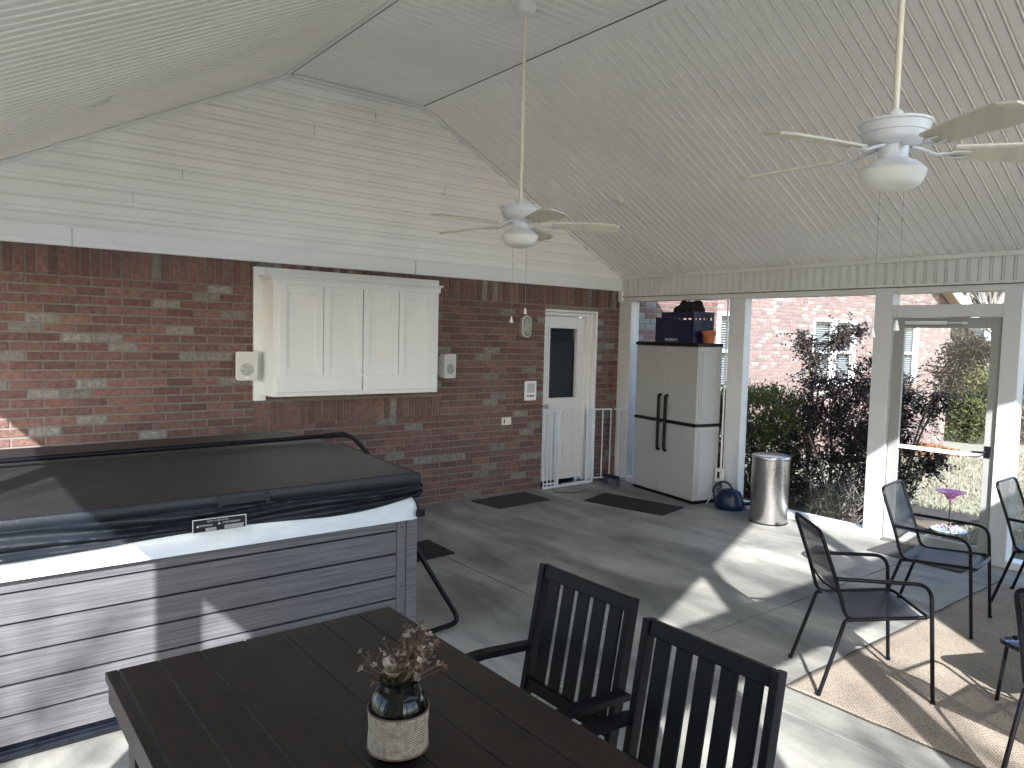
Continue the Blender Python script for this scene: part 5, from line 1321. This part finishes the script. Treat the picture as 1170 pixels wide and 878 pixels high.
q.build('flowers', ['pink_glass', 'cabinet_plastic', 'leaf_holly', 'pale_blue'], t)
# leaves drifted at the wing corner
random.seed(6); q = MB()
for k in range(2600):
    x = min(20.3, random.gauss(19.2, .6)); y = 7.95-abs(random.gauss(0, .2)); z = gz(x, y)+.02+random.random()*.28*max(0, 1-abs(x-19.2)/2.2)*(1-(8-y)/1.6)
    leaf(q, Vector((x, y, z)), Vector((random.uniform(-1, 1), random.uniform(-1, 1), random.uniform(-.2, .5))), .11, random.random(), .8)
o = q.build('leaf_litter', 'orange_leaves'); tag(o, kind='stuff')

# ------------------------------------------------------------------ trees
def bare_tree_mesh(seed, h, r0, levels=5, spread=.6, twig=.006, lean=0.):
    random.seed(seed); q = MB()
    def grow(p, d, L_, r, lv):
        n = 3; pts = [p]; rs = [r]; dd = d.copy()
        for i in range(n):
            dd = (dd+Vector((random.uniform(-.16, .16), random.uniform(-.16, .16), random.uniform(-.04, .12)))).normalized(); pts.append(pts[-1]+dd*L_/n); rs.append(max(twig*.6, r*(1-.32*(i+1)/n)))
        q.tube(pts, rs, 7 if lv == 0 else (5 if lv < 3 else 3))
        if lv >= levels: return
        k = random.choice((2, 3, 3)) if lv else 4
        for j in range(k):
            f = random.uniform(.45, 1) if j else 1; i = min(n, int(f*n)); b_ = pts[i]
            a = random.random()*6.28; s_ = dd.orthogonal().normalized(); s_ = Matrix.Rotation(a, 3, dd) @ s_
            nd = (dd+s_*random.uniform(spread*.5, spread*1.3)+Vector((0, 0, .12))).normalized()
            grow(b_, nd, L_*random.uniform(.58, .8), rs[i]*.66, lv+1)
    grow(Vector((0, 0, -.2)), Vector((lean, 0, 1)).normalized(), h*.36, r0, 0); return q
tvars = [bare_tree_mesh(100+i, 13+i, .2+.02*i, 5, .62, .018) for i in range(5)]
tmesh = []
for i, q in enumerate(tvars):
    t = thing('bare_tree', '', 'tree', (0, 0, -50)); q.build('trunk_and_branches', 'far_bark' if i % 2 == 0 else 'bark', t); tmesh.append(t)
random.seed(77); spots = []
for k in range(46):
    d = random.uniform(40, 78); a = R(random.uniform(8, 31)); spots.append((d*math.cos(a), d*math.sin(a)))
spots.sort(key=lambda p: math.hypot(*p))
for i, (x, y) in enumerate(spots):
    o = tmesh[i] if i < 5 else copy_tree(tmesh[i % 5])
    o.location = (x, y, gz(x, y)); o.rotation_euler = (0, 0, random.random()*6.28); s_ = random.uniform(.8, 1.25); o.scale = (s_, s_, s_)
    o['label'] = 'leafless grey brown tree in the woodland beyond the lawn'; o['group'] = 'bare trees beyond the lawn'
# pale barked tree and two evergreens at the lawn edge
t = thing('pale_tree', 'white barked leafless tree at the lawn edge, seen at the right of the glass door', 'tree', (30.2, 10.15, gz(30, 10)))
bare_tree_mesh(5, 13, .26, 5, .5, .02).build('trunk_and_branches', 'bark_white', t)
def evergreen(name, label, x, y, h, w_, seed, lm='leaf_cedar', n=9000, ls=.16):
    random.seed(seed); cl = []
    for k in range(26):
        f = random.random(); a = random.random()*6.28; rr = w_*(1-f*.55)*random.uniform(.15, .75)
        cl.append(((math.cos(a)*rr, math.sin(a)*rr, h*(.14+.8*f)), (w_*.38, w_*.38, h*.13), 1))
    return shrub(name, label, 'evergreen', (x, y, gz(x, y)), cl, n, ls, lm, seed=seed, stems=3, wid=.35)
evergreen('evergreen_tree', 'round yellow green evergreen at the lawn edge, seen through the glass door', 28.5, 10.35, 2.35, .95, 51, n=12000)
evergreen('evergreen_tree', 'darker evergreen in the woodland left of the round yellow green one', 37, 15.6, 4.5, 1.6, 52, 'leaf_dark', 7000, .2)
random.seed(13); q = MB()
for k in range(24000):       # tangled undergrowth along the wood edge
    d = random.uniform(32, 60); a = R(random.uniform(9, 30)); x, y = d*math.cos(a), d*math.sin(a); z = gz(x, y)+random.random()**1.6*3.6
    q.cur = random.random(); leaf(q, Vector((x, y, z)), Vector((random.uniform(-1, 1), random.uniform(-1, 1), random.uniform(-.3, 1.4))), random.uniform(.3, .8), random.random(), .12)
tag(q.build('undergrowth', 'leaf_dry'), kind='stuff')
# far wood as one mass of slim trunks and twigs
q = MB(); random.seed(19)
for k in range(1500):
    d = random.uniform(58, 105); a = R(random.uniform(4, 42) if k % 4 == 0 else random.uniform(12, 26)); x, y = d*math.cos(a), d*math.sin(a); h = random.uniform(8, 17); z = gz(x, y); r_ = random.uniform(.09, .24)
    tx, ty_ = random.uniform(-1, 1), random.uniform(-1, 1); q.tube([(x, y, z), (x+tx*.4, y+ty_*.4, z+h*.5), (x+tx, y+ty_, z+h)], [r_, r_*.7, r_*.25], 4)
    for j in range(34):
        f = random.uniform(.15, 1); b_ = Vector((x+tx*f, y+ty_*f, z+h*f)); e_ = b_+Vector((random.uniform(-2, 2), random.uniform(-2, 2), random.uniform(.4, 2.4))); q.tube([b_, e_], [.055, .03], 3)
tag(q.build('far_woods', 'far_bark'), kind='stuff')
# leafless trees behind the porch whose twigs dapple the sunlight
for i, (x, y, h_, lab) in enumerate(((-5.9, -4.3, 9.5, 'leafless tree left of and behind the porch, outside the view'), (-4.7, -8.8, 12, 'leafless tree straight behind the porch, outside the view'), (-1.2, -8.2, 11, 'leafless tree right of the others behind the porch, outside the view'))):
    o = thing('bare_tree', lab, 'tree', (x, y, gz(x, y)), 0, 'trees behind the porch'); bare_tree_mesh(300+i, h_, .15, 5, .7, .02).build('trunk_and_branches', 'bark_grey', o)
